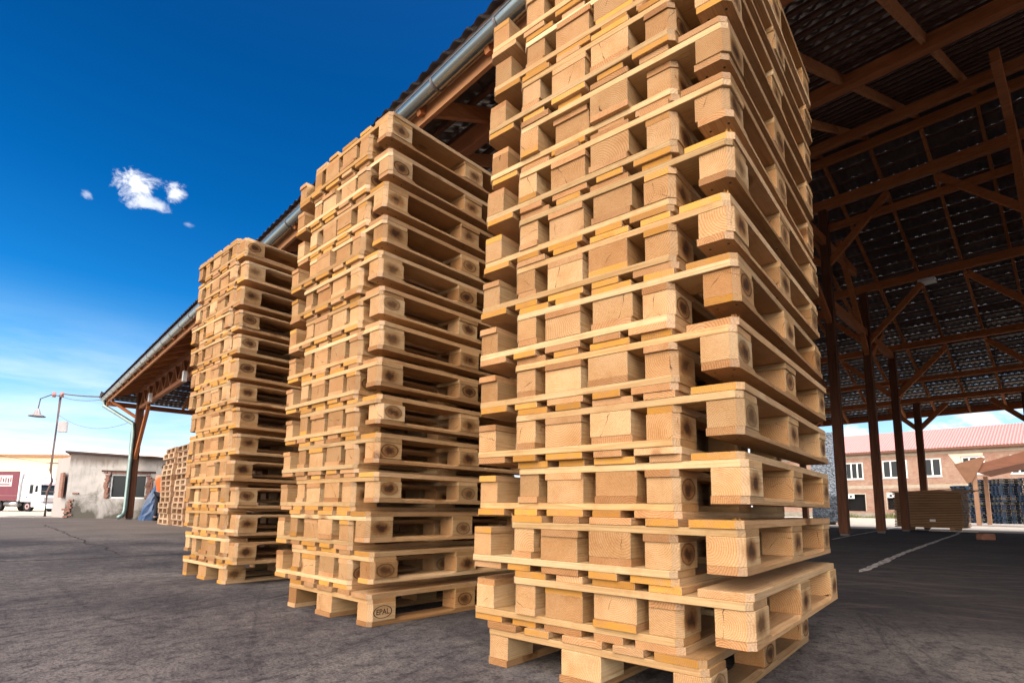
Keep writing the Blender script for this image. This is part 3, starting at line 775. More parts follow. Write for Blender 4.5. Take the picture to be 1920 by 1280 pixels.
sl = Vector((sd_.x*ca - sd_.y*sa, sd_.x*sa + sd_.y*ca, 0))     # side wall direction in hut coordinates
mb = MB(); wall_quad(mb, [(0,0.25,0),(sl.x,sl.y,0),(sl.x,sl.y,2.2),(0,0.25,2.2)], (0.2,0,0)); mb.build('wall', simple('side_plaster', (0.40,0.375,0.36), 0.9, nscale=2, namt=0.3, dark=(0.33,0.30,0.29)), hut)
mb = MB(); mb.box(0.2, FL, 2.6, 2.8, 0, 1.85); mb.build('wall', PLASTER, hut)
mb = MB(); ov = 0.12
mb.add([(-ov,-ov,slope_top(0)+.01),(FL,-ov,slope_top(FL)+.01),(FL,2.9,slope_top(FL)+.01),(sl.x-ov,3.0,slope_top(0)+.01),
        (-ov,-ov,slope_top(0)+.07),(FL,-ov,slope_top(FL)+.07),(FL,2.9,slope_top(FL)+.07),(sl.x-ov,3.0,slope_top(0)+.07)],
       [(0,3,2,1),(4,5,6,7),(0,1,5,4),(1,2,6,5),(2,3,7,6),(3,0,4,7)])
mb.build('roof', simple('roof_felt', (0.075,0.045,0.04), 0.85), hut)
mb = MB(); f = 0.055
for a_ in ((x0,x0+f,z0,z1),(x1-f,x1,z0,z1),(x0+f,x1-f,z0,z0+f),(x0+f,x1-f,z1-f,z1)): mb.box(a_[0],a_[1],0.06,0.12,a_[2],a_[3])
wn = mb.build('window', WHITE, hut, 0.004)
mb = MB(); mb.box(x0+f, x1-f, 0.088, 0.096, z0+f, z1-f); mb.build('pane', GLASS, wn)
# broken-out brick around the opening
rg = random.Random(4)
def brick_patch(cells, parent, name='brick_surround'):
    mb = MB()
    for (bx, bz) in cells:
        w_ = rg.uniform(0.11, 0.17); h_ = 0.058
        mb.box(bx-w_/2, bx+w_/2, -0.035-rg.uniform(0,0.02), 0.05, bz-h_/2, bz+h_/2)
    return mb.build(name, BRICKR, parent, 0.004)
cells = [(x0-0.07-rg.uniform(-.02,.05), z0+0.03+k*0.064) for k in range(13)] + [(x1+0.07+rg.uniform(-.02,.07), z0+0.03+k*0.064) for k in range(13)]
cells += [(x1+0.16+rg.uniform(0,.06), z0+0.3+k*0.064) for k in range(7)]
cells += [(x0-0.15+k*0.15, z1+0.035+rg.uniform(0,.012)) for k in range(11)]
brick_patch(cells, hut)
mb = MB(); mb.beam((x0-0.28, -0.02, z1+0.10), (x1+0.30, -0.02, z1+0.07), 0.08, 0.06); mb.build('lintel', simple('old_lintel', (0.07,0.035,0.03), 0.9), hut)
brick_patch([(0.10+rg.uniform(-.05,.05)+ (0.09 if k % 2 else 0), 0.05+k*0.064) for k in range(10)] + [(0.02, 0.3), (0.3, 0.86), (0.36,0.86)], hut, 'exposed_bricks')
# slit window in the side wall
mb = MB()
u_ = Vector((sl.x, sl.y, 0)).normalized()
nrm = Vector((-u_.y, u_.x, 0)); nrm = nrm if nrm.x < 0 else -nrm
c0 = u_*1.15
mb.beam(c0+nrm*0.0+Vector((0,0,0.72)), c0+nrm*0.0+Vector((0,0,1.62)), 0.62, 0.06, up=(nrm.x,nrm.y,0))
mb.build('blocked_opening', BRICKR, hut)

# ------------------------------------------------------------------ far pale pallet stacks (each pallet one mesh)
W_PALE = wood('wood_pale_pallet', shades=[(0.68,0.52,0.41),(0.60,0.44,0.34),(0.74,0.60,0.48),(0.52,0.38,0.29)])
def whole_pallet(mat):
    mb = MB()
    for x in (0.05, 0.4, 0.75): mb.box(x-.05, x+.05, 0, 1.2, 0, .021)
    for y in (0.0725, 0.6, 1.1275):
        for x, w_ in ((.05,.1),(.4,.145),(.75,.1)): mb.box(x-w_/2, x+w_/2, y-.0725, y+.0725, .022, .0995)
        mb.box(0, .8, y-.0725, y+.0725, .100, .121)
    for x, w_ in ((.0725,.145),(.2345,.1),(.4,.145),(.5655,.1),(.7275,.145)): mb.box(x-w_/2, x+w_/2, 0, 1.2, .122, .143)
    return mb.mesh('stacked_pallet', mat)
PM = whole_pallet(W_PALE)
rg = random.Random(12)
SHIFT = {0: [0,-.25,-.22,-.2,-.1,-.08,-.05,0.02,0.0,0.03,0.06,0.22,0.25,0.3]}
for ci, (cx_, cy_) in enumerate(((3.30, 17.75), (3.36, 16.52), (3.42, 15.29), (3.48, 14.06))):
    for k in range(14):
        o = link('stacked_pallet', PM, None)
        sh = -SHIFT[0][k]*0.35 if ci == 0 else rg.uniform(-.03,.03)
        # long side faces the yard: local Y runs along world -Y
        o.location = (cx_ + rg.uniform(-.02,.02), cy_ - 1.2 + sh, 0.001+0.1445*k); o.rotation_euler = (0, 0, rg.uniform(-.02,.02))
        tag(o, '%s in the %s column of the pale stacks by the hut' % ((ORD[k]+' pallet' if 0 < k < 13 else ('top pallet' if k == 13 else 'bottom pallet')), ('leftmost', 'second', 'third', 'rightmost')[ci]), 'pallet', 'pale pallets stacked by the hut')

# ------------------------------------------------------------------ person behind the stacks
ORNG = simple('hi_vis_vest', (0.90,0.13,0.02), 0.7, nscale=3, namt=0.15, dark=(0.7,0.08,0.015))
NAVY = simple('dark_trousers', (0.02,0.022,0.035), 0.85)
SKIN = simple('skin', (0.50,0.29,0.21), 0.55)
def skin_mesh(name, verts, edges, radii, mat, parent, sub=2):
    me = bpy.data.meshes.new(name); me.from_pydata(verts, edges, []); o = link(name, me, parent)
    bpy.context.view_layer.objects.active = o
    md = o.modifiers.new('s', 'SKIN'); sv = me.skin_vertices[0].data if me.skin_vertices else None
    if sv is None: me.attributes.new('x','FLOAT','POINT')
    for i, r_ in enumerate(radii): me.skin_vertices[0].data[i].radius = (r_, r_) if isinstance(r_, (int,float)) else r_
    me.skin_vertices[0].data[0].use_root = True
    o.modifiers.new('ss', 'SUBSURF').levels = sub; o.modifiers['ss'].render_levels = sub
    dg = bpy.context.evaluated_depsgraph_get(); dg.update()
    nm = bpy.data.meshes.new_from_object(o.evaluated_get(dg)); nm.name = name
    o.modifiers.clear(); o.data = nm; nm.materials.clear(); nm.materials.append(mat)
    for p in nm.polygons: p.use_smooth = True
    return o
per = thing('person', 'person in an orange high-visibility vest and dark trousers half hidden by pale pallets', 'person', (3.93, 21.0, 0), R(-35))
PV = [(0,0,0.92),(0,0.02,1.12),(0,0.0,1.36),(0,0.03,1.48),(0,0.06,1.60),
      (-.19,0,1.42),(-.24,.10,1.16),(-.20,.30,1.02),(-.19,.38,1.00), (.19,0,1.42),(.24,.10,1.16),(.20,.30,1.02),(.19,.38,1.00),
      (-.10,0,.88),(-.12,.04,.48),(-.13,0,.09),(-.13,.15,.04),(.10,0,.88),(.13,-.03,.48),(.14,-.10,.09),(.14,.05,.04),
      (0,0.09,1.70)]
PE = [(0,1),(1,2),(2,3),(3,4),(4,21),(2,5),(5,6),(6,7),(7,8),(2,9),(9,10),(10,11),(11,12),(0,13),(13,14),(14,15),(15,16),(0,17),(17,18),(18,19),(19,20)]
PR = [(.15,.11),(.14,.10),(.17,.11),.055,.085,.06,.045,.036,.035,.06,.045,.036,.035,.09,.06,.045,.045,.09,.06,.045,.045,.085]
body = skin_mesh('body', PV, PE, PR, SKIN, per)
vest = skin_mesh('vest', [(0,0,.86),(0,.01,1.12),(0,0,1.36),(0,.01,1.44),(-.17,0,1.40),(.17,0,1.40)], [(0,1),(1,2),(2,3),(2,4),(2,5)], [(.185,.135),(.17,.13),(.19,.135),.09,.085,.085], ORNG, per)
trs = skin_mesh('trousers', [(0,0,.90),(-.10,0,.84),(-.12,.04,.48),(-.13,0,.12),(.10,0,.84),(.13,-.03,.48),(.14,-.10,.12)], [(0,1),(1,2),(2,3),(0,4),(4,5),(5,6)], [(.16,.12),.105,.08,.062,.105,.08,.062], NAVY, per)
mb = MB()
for s_, yy in ((-.13,.06),(.14,-.04)): mb.tube([(s_,yy-.12,.05),(s_,yy,.055),(s_,yy+.14,.04)], .052, 8)
mb.build('boots', BLACKR, per, smooth=True)
mb = MB(); mb.tube([(0,0.085,1.70),(0,0.085,1.80),(0,0.085,1.835)], 0.105, 12, r2=0.05); mb.build('hair', simple('hair_brown', (0.05,0.03,0.02), 0.7), per, smooth=True)
# blue tarpaulin heap against the hut
mb = MB(); vs = []; nn = 20; rg = random.Random(3)
for r in range(9):
    fz = r/8
    for k in range(nn):
        th = 2*math.pi*k/nn; rad = (0.36*(1-fz)**0.8 + 0.055) * (1+0.16*math.sin(3*th+r*.5)+0.10*math.sin(7*th+1.3*r)+rg.uniform(-.05,.05))
        vs.append((rad*math.cos(th)+0.10*fz, rad*0.75*math.sin(th)+0.07*fz, 1.17*fz))
fs = [(r*nn+k, r*nn+(k+1)%nn, (r+1)*nn+(k+1)%nn, (r+1)*nn+k) for r in range(8) for k in range(nn)] + [tuple(8*nn+k for k in range(nn))]
mb.add(vs, fs)
tp = mb.build('tarpaulin', simple('blue_tarpaulin', (0.02,0.07,0.19), 0.38, nscale=3, namt=0.5, dark=(0.06,0.09,0.15), spec=0.5), None, loc=(3.80, 21.55, 0), smooth=False)
tp.rotation_euler = (0,0,-0.7)
tag(tp, 'crumpled blue tarpaulin bundled upright against the hut wall', 'tarpaulin')

# ------------------------------------------------------------------ lamp pole and cables
pole = thing('lamp_pole', 'rusty steel pole with rungs, box and a hanging round lamp left of the shed', 'lamp post', (1.42, 27.6, 0))
mb = MB(); mb.tube([(0,0,0),(-.02,0,0.9),(0.08,-.08,1.35),(0.0,0,1.75),(0.02,0,4.72)], 0.042, 10); mb.build('mast', RUST, pole, smooth=True)
latd = Vector((0.732,-0.681,0))
for z_ in (0.55, 0.95, 1.45, 2.05):
    mb = MB(); mb.tube([latd*-0.22+Vector((0,0,z_)), latd*0.45+Vector((0,0,z_-.02))], 0.018, 6); mb.build('rung', RUST, pole)
mb = MB(); mb.tube([latd*0.02+Vector((0,0,4.66)), latd*-0.32+Vector((0,0,4.72)), latd*-0.75+Vector((0,0,4.55)), latd*-0.80+Vector((0,0,4.10))], 0.02, 8); mb.build('arm', STEEL, pole)
mb = MB(); cc = latd*-0.80
for (r1_, z1_, r2_, z2_) in ((0.04,4.16,0.09,4.05),(0.09,4.05,0.12,3.93),(0.12,3.93,0.28,3.86),(0.28,3.86,0.27,3.84)):
    v1 = [cc+Vector((r1_*math.cos(k*math.pi/9), r1_*math.sin(k*math.pi/9), z1_)) for k in range(18)]; v2 = [cc+Vector((r2_*math.cos(k*math.pi/9), r2_*math.sin(k*math.pi/9), z2_)) for k in range(18)]
    mb.add(v1+v2, [(k,(k+1)%18,18+(k+1)%18,18+k) for k in range(18)])
mb.build('lamp_shade', simple('lamp_enamel', (0.30,0.26,0.27), 0.4, nscale=3), pole, smooth=True)
mb = MB()
a_ = latd*0.06; b_ = latd*0.40
mb.prism([(a_.x,a_.y-.05),(b_.x,b_.y-.05),(b_.x+.06,b_.y+.1),(a_.x+.06,a_.y+.1)], 3.25, 3.66); mb.build('junction_box', simple('grey_box', (0.42,0.40,0.41), 0.5), pole, 0.01)
for s_ in (-0.24, 0.08):
    mb = MB(); c1 = latd*s_; mb.tube([c1+Vector((0,0,4.62)), c1+Vector((0,0,4.82))], 0.06, 10); mb.build('insulator', simple('insulator_ceramic', (0.42,0.20,0.19), 0.35), pole, smooth=True)
def cable(a_, b_, sag, label, r_=0.012):
    mb = MB(); a_ = Vector(a_); b_ = Vector(b_); pts = []
    for k in range(25):
        s_ = k/24; p = a_.lerp(b_, s_); p.z -= sag*4*s_*(1-s_); pts.append(p)
    mb.tube(pts, r_, 6); o = mb.build('cable', STEEL); tag(o, label, 'cable'); return o
cable((1.50,27.5,4.75), (2.45,24.1,4.30), 0.03, 'thick twisted cable from the lamp pole to the shed gutter', 0.025)
cable((1.50,27.5,4.62), (2.50,24.05,4.22), 0.10, 'thin cable just below the thick one between lamp pole and gutter', 0.010)
cable((1.46,27.55,3.9), (3.30,22.8,3.45), 0.42, 'slack thin cable sagging from the lamp pole to the corner post', 0.006)
cable((-2.5,33.0,2.9), (9.0,30.0,1.5), 0.15, 'long thin wire crossing low above the hut roof', 0.010)

# ------------------------------------------------------------------ lorry
TZ = -0.4
tr = thing('lorry', 'white lorry with a maroon curtain trailer parked in the sunny yard', 'lorry', (0,0,TZ))
hd = Vector((0.575,-0.818,0)).normalized(); lf = Vector((-hd.y, hd.x, 0))   # left of the lorry
tr.rotation_euler = (0,0,math.atan2(hd.y, hd.x))
CAB = simple('cab_paint', (0.80,0.80,0.80), 0.35, nscale=2, namt=0.04, spec=0.5)
CURT = simple('maroon_curtain', (0.17,0.035,0.055), 0.6, nscale=2, namt=0.25, stretch=(3,1,0.3))
# local frame: +X forward, visible side is -Y (right-hand side); near front corner at (0,-1.25)
fc = Vector((3.05, 71.2, 0)); org = fc + lf*1.25; tr.location = (org.x, org.y, TZ)
mb = MB(); prof = [(0.0,0.45),(0.0,1.5),(-0.10,2.75),(-0.35,3.05),(-2.25,3.15),(-2.25,0.95),(-1.75,0.95),(-1.62,1.13),(-1.35,1.2),(-1.08,1.13),(-0.93,0.9),(-0.9,0.45)]
n = len(prof); mb.add([(x,-1.25,z_) for x,z_ in prof]+[(x,1.25,z_) for x,z_ in prof], [tuple(range(n)), tuple(range(2*n-1,n-1,-1))]+[(i,(i+1)%n,n+(i+1)%n,n+i) for i in range(n)])
mb.build('cab', CAB, tr, 0.03)
mb = MB(); mb.add([(-.9,-1.15,3.1),(-2.25,-1.15,3.1),(-2.25,-1.15,3.95),(-.9,1.15,3.1),(-2.25,1.15,3.1),(-2.25,1.15,3.95)], [(0,1,2),(5,4,3),(0,3,4,1),(1,4,5,2),(2,5,3,0)]); mb.build('wind_deflector', CAB, tr)
mb = MB(); mb.box(-1.9,-0.75,-1.262,-1.251,0.95,2.72); d_ = mb.build('door', CAB, tr)
mb = MB(); mb.box(-1.25,-0.82,-1.272,-1.263,1.75,2.62); mb.build('window', GLASS, d_)
mb = MB(); mb.box(-1.92,-1.90,-1.266,-1.252,1.0,2.8); mb.box(-1.9,-0.8,-1.266,-1.263,2.70,2.74); mb.build('door_seal', BLACKR, d_)
mb = MB(); mb.box(-1.55,-1.42,-1.275,-1.263,1.35,1.50); mb.build('door_handle', BLACKR, d_)
mb = MB(); mb.add([(0.012,-1.1,1.62),(0.012,1.1,1.62),(-0.085,1.1,2.62),(-0.085,-1.1,2.62),(-.05,-1.1,1.62),(-.05,1.1,1.62),(-0.14,1.1,2.62),(-0.14,-1.1,2.62)], [(0,1,2,3),(7,6,5,4),(0,4,5,1),(1,5,6,2),(2,6,7,3),(3,7,4,0)])
mb.build('windscreen', GLASS, tr)
mb = MB(); mb.box(-0.02,0.18,-1.1,1.1,2.62,2.80); mb.build('sun_visor', simple('visor', (0.5,0.4,0.45), 0.4), tr)
mb = MB(); mb.box(0.012,0.03,-0.8,0.8,0.75,1.4); mb.build('grille', simple('grille', (0.32,0.30,0.30), 0.5), tr)
mb = MB(); mb.box(-.2,0.06,-1.24,1.24,0.3,0.62); mb.build('bumper', CAB, tr, 0.03)
for s_ in (-1,1):
    mb = MB(); mb.box(0.05,0.09,s_*0.95-.18,s_*0.95+.18,0.46,0.60); mb.build('headlight', simple('headlight_lens', (0.6,0.6,0.62), 0.2), tr)
mb = MB(); mb.beam((-0.3,-1.25,2.55),(-0.1,-1.5,2.5),0.03,0.03); mb.box(-0.16,-0.04,-1.58,-1.42,1.9,2.5); mb.build('mirror', BLACKR, tr)
def wheel(x, yside, r_=0.5):
    wmb = MB(); wmb.tube([(x,yside*1.22,r_),(x,yside*0.92,r_)], r_, 24); w_ = wmb.build('wheel', BLACKR, tr, smooth=False)
    rm = MB(); rm.tube([(x,yside*1.232,r_),(x,yside*1.2,r_)], r_*0.56, 20); rm.build('rim', simple('rim_paint', (0.45,0.30,0.32), 0.4, 0.5), w_)
    hb = MB(); hb.tube([(x,yside*1.26,r_),(x,yside*1.21,r_)], r_*0.2, 12); hb.build('hub', BLACKR, w_)
for x in (-1.35, -5.0, -10.6, -11.9): wheel(x, -1); wheel(x, 1)
mb = MB(); mb.box(-14.5,-2.65,-1.27,1.27,1.05,3.95); tl = mb.build('trailer_curtain', CURT, tr, 0.02)
mb = MB(); mb.box(-14.4,-2.7,-1.281,-1.272,1.52,1.56); mb.build('curtain_rail', simple('trim', (0.32,0.18,0.16), 0.5), tl)
mb = MB(); mb.box(-2.64,-2.50,-1.28,-1.0,1.0,3.97); mb.build('trailer_frame', CAB, tl)
mb = MB(); mb.box(-5.9,-3.55,-1.286,-1.273,2.45,3.55); sg = mb.build('sign_panel', simple('sign_white', (0.62,0.56,0.57), 0.6), tl)
mb = MB(); rg = random.Random(5)
for k in range(7):
    xx = -5.65+k*0.31
    mb.beam((xx,-1.292,2.85),(xx+rg.uniform(.02,.16),-1.292,3.35), 0.012, 0.09, up=(0,1,0)) if False else mb.prism([(xx,-1.2935),(xx+rg.uniform(.10,.2),-1.2935),(xx+.12,-1.2875),(xx,-1.2875)], 2.82+rg.uniform(0,.08), 3.32+rg.uniform(-.1,.05))
mb.box(-5.6,-3.8,-1.2935,-1.2875,2.58,2.68)
mb.build('sign_lettering', CURT, sg)
mb = MB(); mb.box(-4.2,-2.3,-1.1,1.1,0.75,1.0); mb.box(-14.3,-4.2,-0.9,0.9,0.85,1.04); mb.build('chassis', BLACKR, tr)
mb = MB(); mb.tube([(-4.3,-1.0,0.72),(-2.7,-1.0,0.72)], 0.27, 16); mb.build('fuel_tank', simple('aluminium', (0.5,0.5,0.5), 0.3, 0.9), tr, smooth=True)

# ------------------------------------------------------------------ cream warehouse behind, hills
CREAM = simple('cream_render', (0.86,0.74,0.50), 0.85, nscale=1, namt=0.1, dark=(0.78,0.66,0.45))
wa, wb = Vector((-8.0, 103.0, 0)), Vector((14.0, 82.5, 0)); wd_ = (wb-wa); wl_ = wd_.length; an = math.atan2(wd_.y, wd_.x)
wh = thing('warehouse', 'long cream warehouse with a brown eaves band behind the lorry', 'warehouse', (wa.x, wa.y, -0.5), an)
mb = MB(); mb.box(0, wl_, 0, 18, -0.5, 6.7); mb.build('wall', CREAM, wh)
mb = MB(); mb.box(-.4, wl_+.4, -0.45, 18.4, 6.705, 7.0); mb.build('eaves', simple('eaves_brown', (0.42,0.20,0.09), 0.7), wh)
mb = MB(); mb.add([(-.4,-.5,7.005),(wl_+.4,-.5,7.005),(wl_+.4,9,8.3),(-.4,9,8.3),(wl_+.4,18.5,7.005),(-.4,18.5,7.005)], [(0,1,2,3),(3,2,4,5),(0,3,5),(1,4,2)]); mb.build('roof', simple('pale_roof_sheet', (0.80,0.76,0.68), 0.5), wh)
hl = MB(); rg = random.Random(9)
def ridge(name, R0, a0, a1, hfun, mat):
    vs = []; n = 60
    for k in range(n+1):
        a_ = a0+(a1-a0)*k/n; x_ = R0*math.sin(R(a_)); y_ = R0*math.cos(R(a_)); h_ = hfun(k/n)
        vs += [(x_*0.9, y_*0.9, -5), (x_, y_, h_), (x_*1.15, y_*1.15, -5)]
    fs = []
    for k in range(n): fs += [(3*k, 3*k+3, 3*k+4, 3*k+1), (3*k+1, 3*k+4, 3*k+5, 3*k+2)]
    mb = MB(); mb.add(vs, fs); return structure(mb.build(name, mat, smooth=True))
HILL = simple('wooded_hill', (0.035,0.045,0.055), 0.95, nscale=0.02, namt=0.3)
ridge('hills', 1400, -14, 12, lambda s: 150*math.exp(-((s-0.30)/0.22)**2)+10, HILL)

# ------------------------------------------------------------------ brick building
BX = 75.0
bb = thing('brick_building', 'long two-storey brick building with white windows under a pink metal roof', 'building', (BX, 12, 0))
YA, YB = -14-12, 30-12
BRK = brick_mat('pink_brick', c1=(0.25,0.10,0.065), c2=(0.34,0.17,0.12), mort=(0.34,0.27,0.21), worn=0.35)
wins = [(21.3,19.4,4.50,6.50,3), (17.45,15.05,4.55,6.58,3), (13.6,11.95,4.60,6.60,2), (10.2,8.3,4.72,6.60,3), (6.35,4.4,4.65,6.62,3), (2.6,0.6,4.6,6.6,3), (-1.4,-3.3,4.6,6.6,3)]
doors = [(21.25,19.4,0.75,2.72), (17.2,13.2,0.95,2.80), (9.8,7.8,0.75,2.7)]
ops = sorted([(b_-12,a_-12,z0,z1) for a_,b_,z0,z1,_ in wins]+[(b_-12,a_-12,z0,z1) for a_,b_,z0,z1 in doors])
ys_ = sorted({YA,YB}|{o[0] for o in ops}|{o[1] for o in ops}); zs_ = sorted({-.3,7.7}|{o[2] for o in ops}|{o[3] for o in ops})
mb = MB()
for i in range(len(ys_)-1):
    for j in range(len(zs_)-1):
        yc = (ys_[i]+ys_[i+1])/2; zc = (zs_[j]+zs_[j+1])/2
        if any(o[0]<yc<o[1] and o[2]<zc<o[3] for o in ops): continue
        mb.add([(0,ys_[i],zs_[j]),(0,ys_[i+1],zs_[j]),(0,ys_[i+1],zs_[j+1]),(0,ys_[i],zs_[j+1])], [(0,1,2,3)])
for o in ops:
    mb.add([(0,o[0],o[2]),(0,o[1],o[2]),(0,o[1],o[3]),(0,o[0],o[3]),(.35,o[0],o[2]),(.35,o[1],o[2]),(.35,o[1],o[3]),(.35,o[0],o[3])], [(0,1,5,4),(1,2,6,5),(2,3,7,6),(3,0,4,7)])
mb.build('wall', BRK, bb)
mb = MB(); mb.box(0.36, 12, YA, YB, -.3, 7.6); mb.build('interior', DARK, bb)
mb = MB(); mb.box(-0.03, -0.005, YA, YB, 7.02, 7.28); mb.box(-0.03,-0.005,YA,YB,3.35,3.75); mb.build('concrete_band', simple('band_concrete', (0.42,0.36,0.28), 0.9, nscale=2, namt=0.3), bb)
for a_, b_, z0, z1, nb_ in wins:
    y0_, y1_ = b_-12, a_-12
    mb = MB(); f = 0.13
    mb.box(0.05,0.14,y0_,y1_,z0,z0+f); mb.box(0.05,0.14,y0_,y1_,z1-f,z1)
    for k in range(nb_+1):
        yy = y0_+(y1_-y0_)*k/nb_; lo_ = yy if k == 0 else (yy-f if k == nb_ else yy-f*0.55); mb.box(0.05,0.14,lo_,lo_+ (f if k in (0,nb_) else f*1.1),z0+f,z1-f)
    w_ = mb.build('window', WHITE, bb)
    mb = MB(); mb.box(0.10,0.11,y0_+f,y1_-f,z0+f,z1-f); mb.build('pane', GLASS, w_)
    mb = MB(); mb.box(-0.08,0.05,y0_-.08,y1_+.08,z0-.10,z0-.003); mb.build('sill', simple('sill_concrete', (0.55,0.52,0.48), 0.8), w_)
for a_, b_, z0, z1 in doors:
    mb = MB(); y0_, y1_ = b_-12, a_-12
    mb.box(-.02,.3,y0_-.10,y0_-.003,z0,z1); mb.box(-.02,.3,y1_+.003,y1_+.1,z0,z1); mb.box(-.03,.3,y0_-.1,y1_+.1,z1+.003,z1+.12); d_ = mb.build('doorway_frame', simple('frame_plaster', (0.50,0.44,0.36), 0.9), bb)
    mb = MB(); mb.box(-.05,-.005,y1_-.75,y1_-.05,z1-.50,z1+.0); mb.build('door_sign', WHITE, d_)
    mb = MB(); mb.box(-.056,-.051,y1_-.5,y1_-.25,z1-.38,z1-.15); mb.build('sign_symbol', DARK, d_)
PLW = simple('sunlit_plaster_paint', (0.72,0.60,0.48), 0.9, nscale=2, namt=0.1)  # plaster triangles with the sunlight on them painted in as pale colour
mb = MB(); mb.add([(-.04,11.3-12,6.62),(-.04,8.2-12,6.62),(-.04,8.2-12,6.60),(-.04,10.25-12,4.9)][:0] or [(-.035,-0.7,6.95),(-.035,-3.6,6.95),(-.035,-3.6,6.65),(-.035,-1.75,6.65),(-.035,-1.75,5.1)], [(0,1,2,3),(0,3,4)]); mb.build('painted_sun_patch', PLW, bb)
mb = MB(); mb.add([(-.035,4.6-12,4.5),(-.035,1.5-12,4.5),(-.035,1.5-12,1.0),(-.035,2.6-12,2.6)], [(0,1,2,3)]); mb.build('painted_sun_patch', PLW, bb)
# trapezoidal metal roof
m, t, b = material('pink_metal_roof'); b.inputs['Base Color'].default_value = (0.52,0.21,0.20,1); b.inputs['Roughness'].default_value = 0.45
mb = MB(); vs = []; yy = YA-.4; prof_ = ((0,0),(.10,0),(.13,.035),(.20,.035),(.23,0))
pts = []
while yy < YB+.4:
    for dy_, dz_ in prof_[:-1]: pts.append((yy+dy_, dz_))
    yy += 0.27
for y_, dz_ in pts: vs += [(-.75, y_, 7.62+dz_), (6.2, y_, 10.5+dz_)]
mb.add(vs, [(2*i, 2*i+2, 2*i+3, 2*i+1) for i in range(len(pts)-1)])
mb.add([(6.2,YA-.4,10.5),(6.2,YB+.4,10.5),(13.4,YB+.4,7.6),(13.4,YA-.4,7.6)], [(0,1,2,3)])
mb.build('roof', m, bb)
mb = MB(); mb.beam((-.72,YA-.4,7.50),(-.72,YB+.4,7.50),0.05,0.22); mb.build('eaves_board', simple('eaves_dark', (0.16,0.08,0.05), 0.8), bb)
mb = MB(); mb.box(-.25,-.005,YA,YB,-.3,0.55); mb.build('plinth', simple('plinth_concrete', (0.32,0.29,0.24), 0.9, nscale=2, namt=0.4), bb)
# weeds at its foot
mb = MB(); rg = random.Random(21)
for k in range(5200):
    yy = rg.uniform(3, 24); xx = BX-1.2-abs(rg.gauss(0, 2.3)); dens = 0.5+0.5*math.sin(yy*0.9)*math.sin(yy*0.37+1)
    if rg.random() > dens+0.25: continue
    h_ = rg.uniform(.1,.42)*(0.5+dens)*(1.5 if xx > BX-2.5 else 0.7); a_ = rg.uniform(0,6.28); wdt = rg.uniform(.03,.08)
    dx_, dy_ = math.cos(a_)*wdt, math.sin(a_)*wdt; lx, ly = rg.uniform(-.12,.12), rg.uniform(-.12,.12)
    mb.add([(xx-dx_,yy-dy_,0),(xx+dx_,yy+dy_,0),(xx+lx,yy+ly,h_)], [(0,1,2)])
o = mb.build('weeds', simple('dry_weeds', (0.20,0.19,0.08), 0.9, nscale=2, namt=0.5, dark=(0.10,0.12,0.04), coord='Generated')); o['kind'] = 'stuff'; tag(o, 'dry weeds and grass along the foot of the brick building', 'weeds')

# ------------------------------------------------------------------ plank bundle under the shed
pk = thing('plank_bundle', 'strapped bundle of brown sawn planks standing on the shed floor', 'plank stack', (21.92, 4.86, 0), 0)
pd = Vector((21.88-21.92, 3.25-4.63, 0)); pa = math.atan2(pd.y, pd.x); pk.rotation_euler = (0,0,pa)
PL = simple('bundle_wood', (0.36,0.20,0.10), 0.8, nscale=3, namt=0.35, dark=(0.17,0.085,0.04), stretch=(0.6,5,5), rand=0.45)
PW, PD = 1.80, 1.1
for k in range(22):
    mb = MB(); z_ = 0.11+k*0.052; j = random.uniform(-.012,.012)
    for q in range(8):
        jj = random.uniform(-.015,.015); mb.box(j+jj, PW+j+jj, q*PD/8+.003, (q+1)*PD/8-.003, z_, z_+0.036)
    mb.build('plank_layer', PL, pk)
mb = MB()
for x in (.15, 0.4, 0.6, 0.75, 1.0, 1.3, 1.6):
    for k in range(21): mb.box(x-.03, x+.03, .02, PD-.02,   .1465+k*.052, .1615+k*.052)
for k in range(21): mb.box(.05, PW-.05, .045, .08, .1462+k*.052, .1618+k*.052); mb.box(.05, PW-.05, PD-.08, PD-.045, .1462+k*.052, .1618+k*.052)  # dark strips added to block the view through, standing for shaded gaps
mb.build('stickers_and_gap_shade', DARK, pk)
for x in (.25, 1.5):
    mb = MB(); mb.box(x-.06, x+.06, .0, PD, 0, .108); mb.build('bearer', PL, pk)
mb = MB(); mb.box(.95,1.10,-.012,-.004,.30,.37); mb.build('paper_tag', WHITE, pk)
rg = random.Random(8)
for k, (x, y, a_, l_) in enumerate(((-.1,.15,.03,2.3),(.3,.5,-.04,1.5),(.2,.8,.08,1.8))):
    mb = MB(); mb.box(0, l_, -.06, .06, 0, .03); o = mb.build('loose_plank', PL)
    pp = Vector((21.92,4.86,0)) + Matrix.Rotation(pa,3,'Z') @ Vector((x,y,0)); o.location = (pp.x, pp.y, 1.25 + 0.0); o.rotation_euler = (0, [0,-0.05,0.0][k], pa+a_)
    tag(o, ('loose plank along the front edge on top of the plank bundle', 'short loose plank lying tilted on the plank bundle', 'loose plank lying askew at the back of the plank bundle')[k], 'plank', 'loose planks on the bundle')
mb = MB(); mb.box(0,1.2,-.04,.04,0,.03); o = mb.build('batten', simple('pale_batten', (0.35,0.30,0.27), 0.8)); o.location = (21.70,3.92,0.004); o.rotation_euler = (0,0,pa); tag(o, 'pale batten lying on the floor at the foot of the plank bundle', 'batten')
mb = MB(); mb.box(-.16,.16,-.07,.07,0,.11); mb.box(-.13,.13,-.085,.085,.11,.135); o = mb.build('wood_offcut', simple('offcut', (0.26,0.11,0.07), 0.8), None, 0.006); o.location = (15.8,1.86,0.002); o.rotation_euler = (0,0,-0.7)
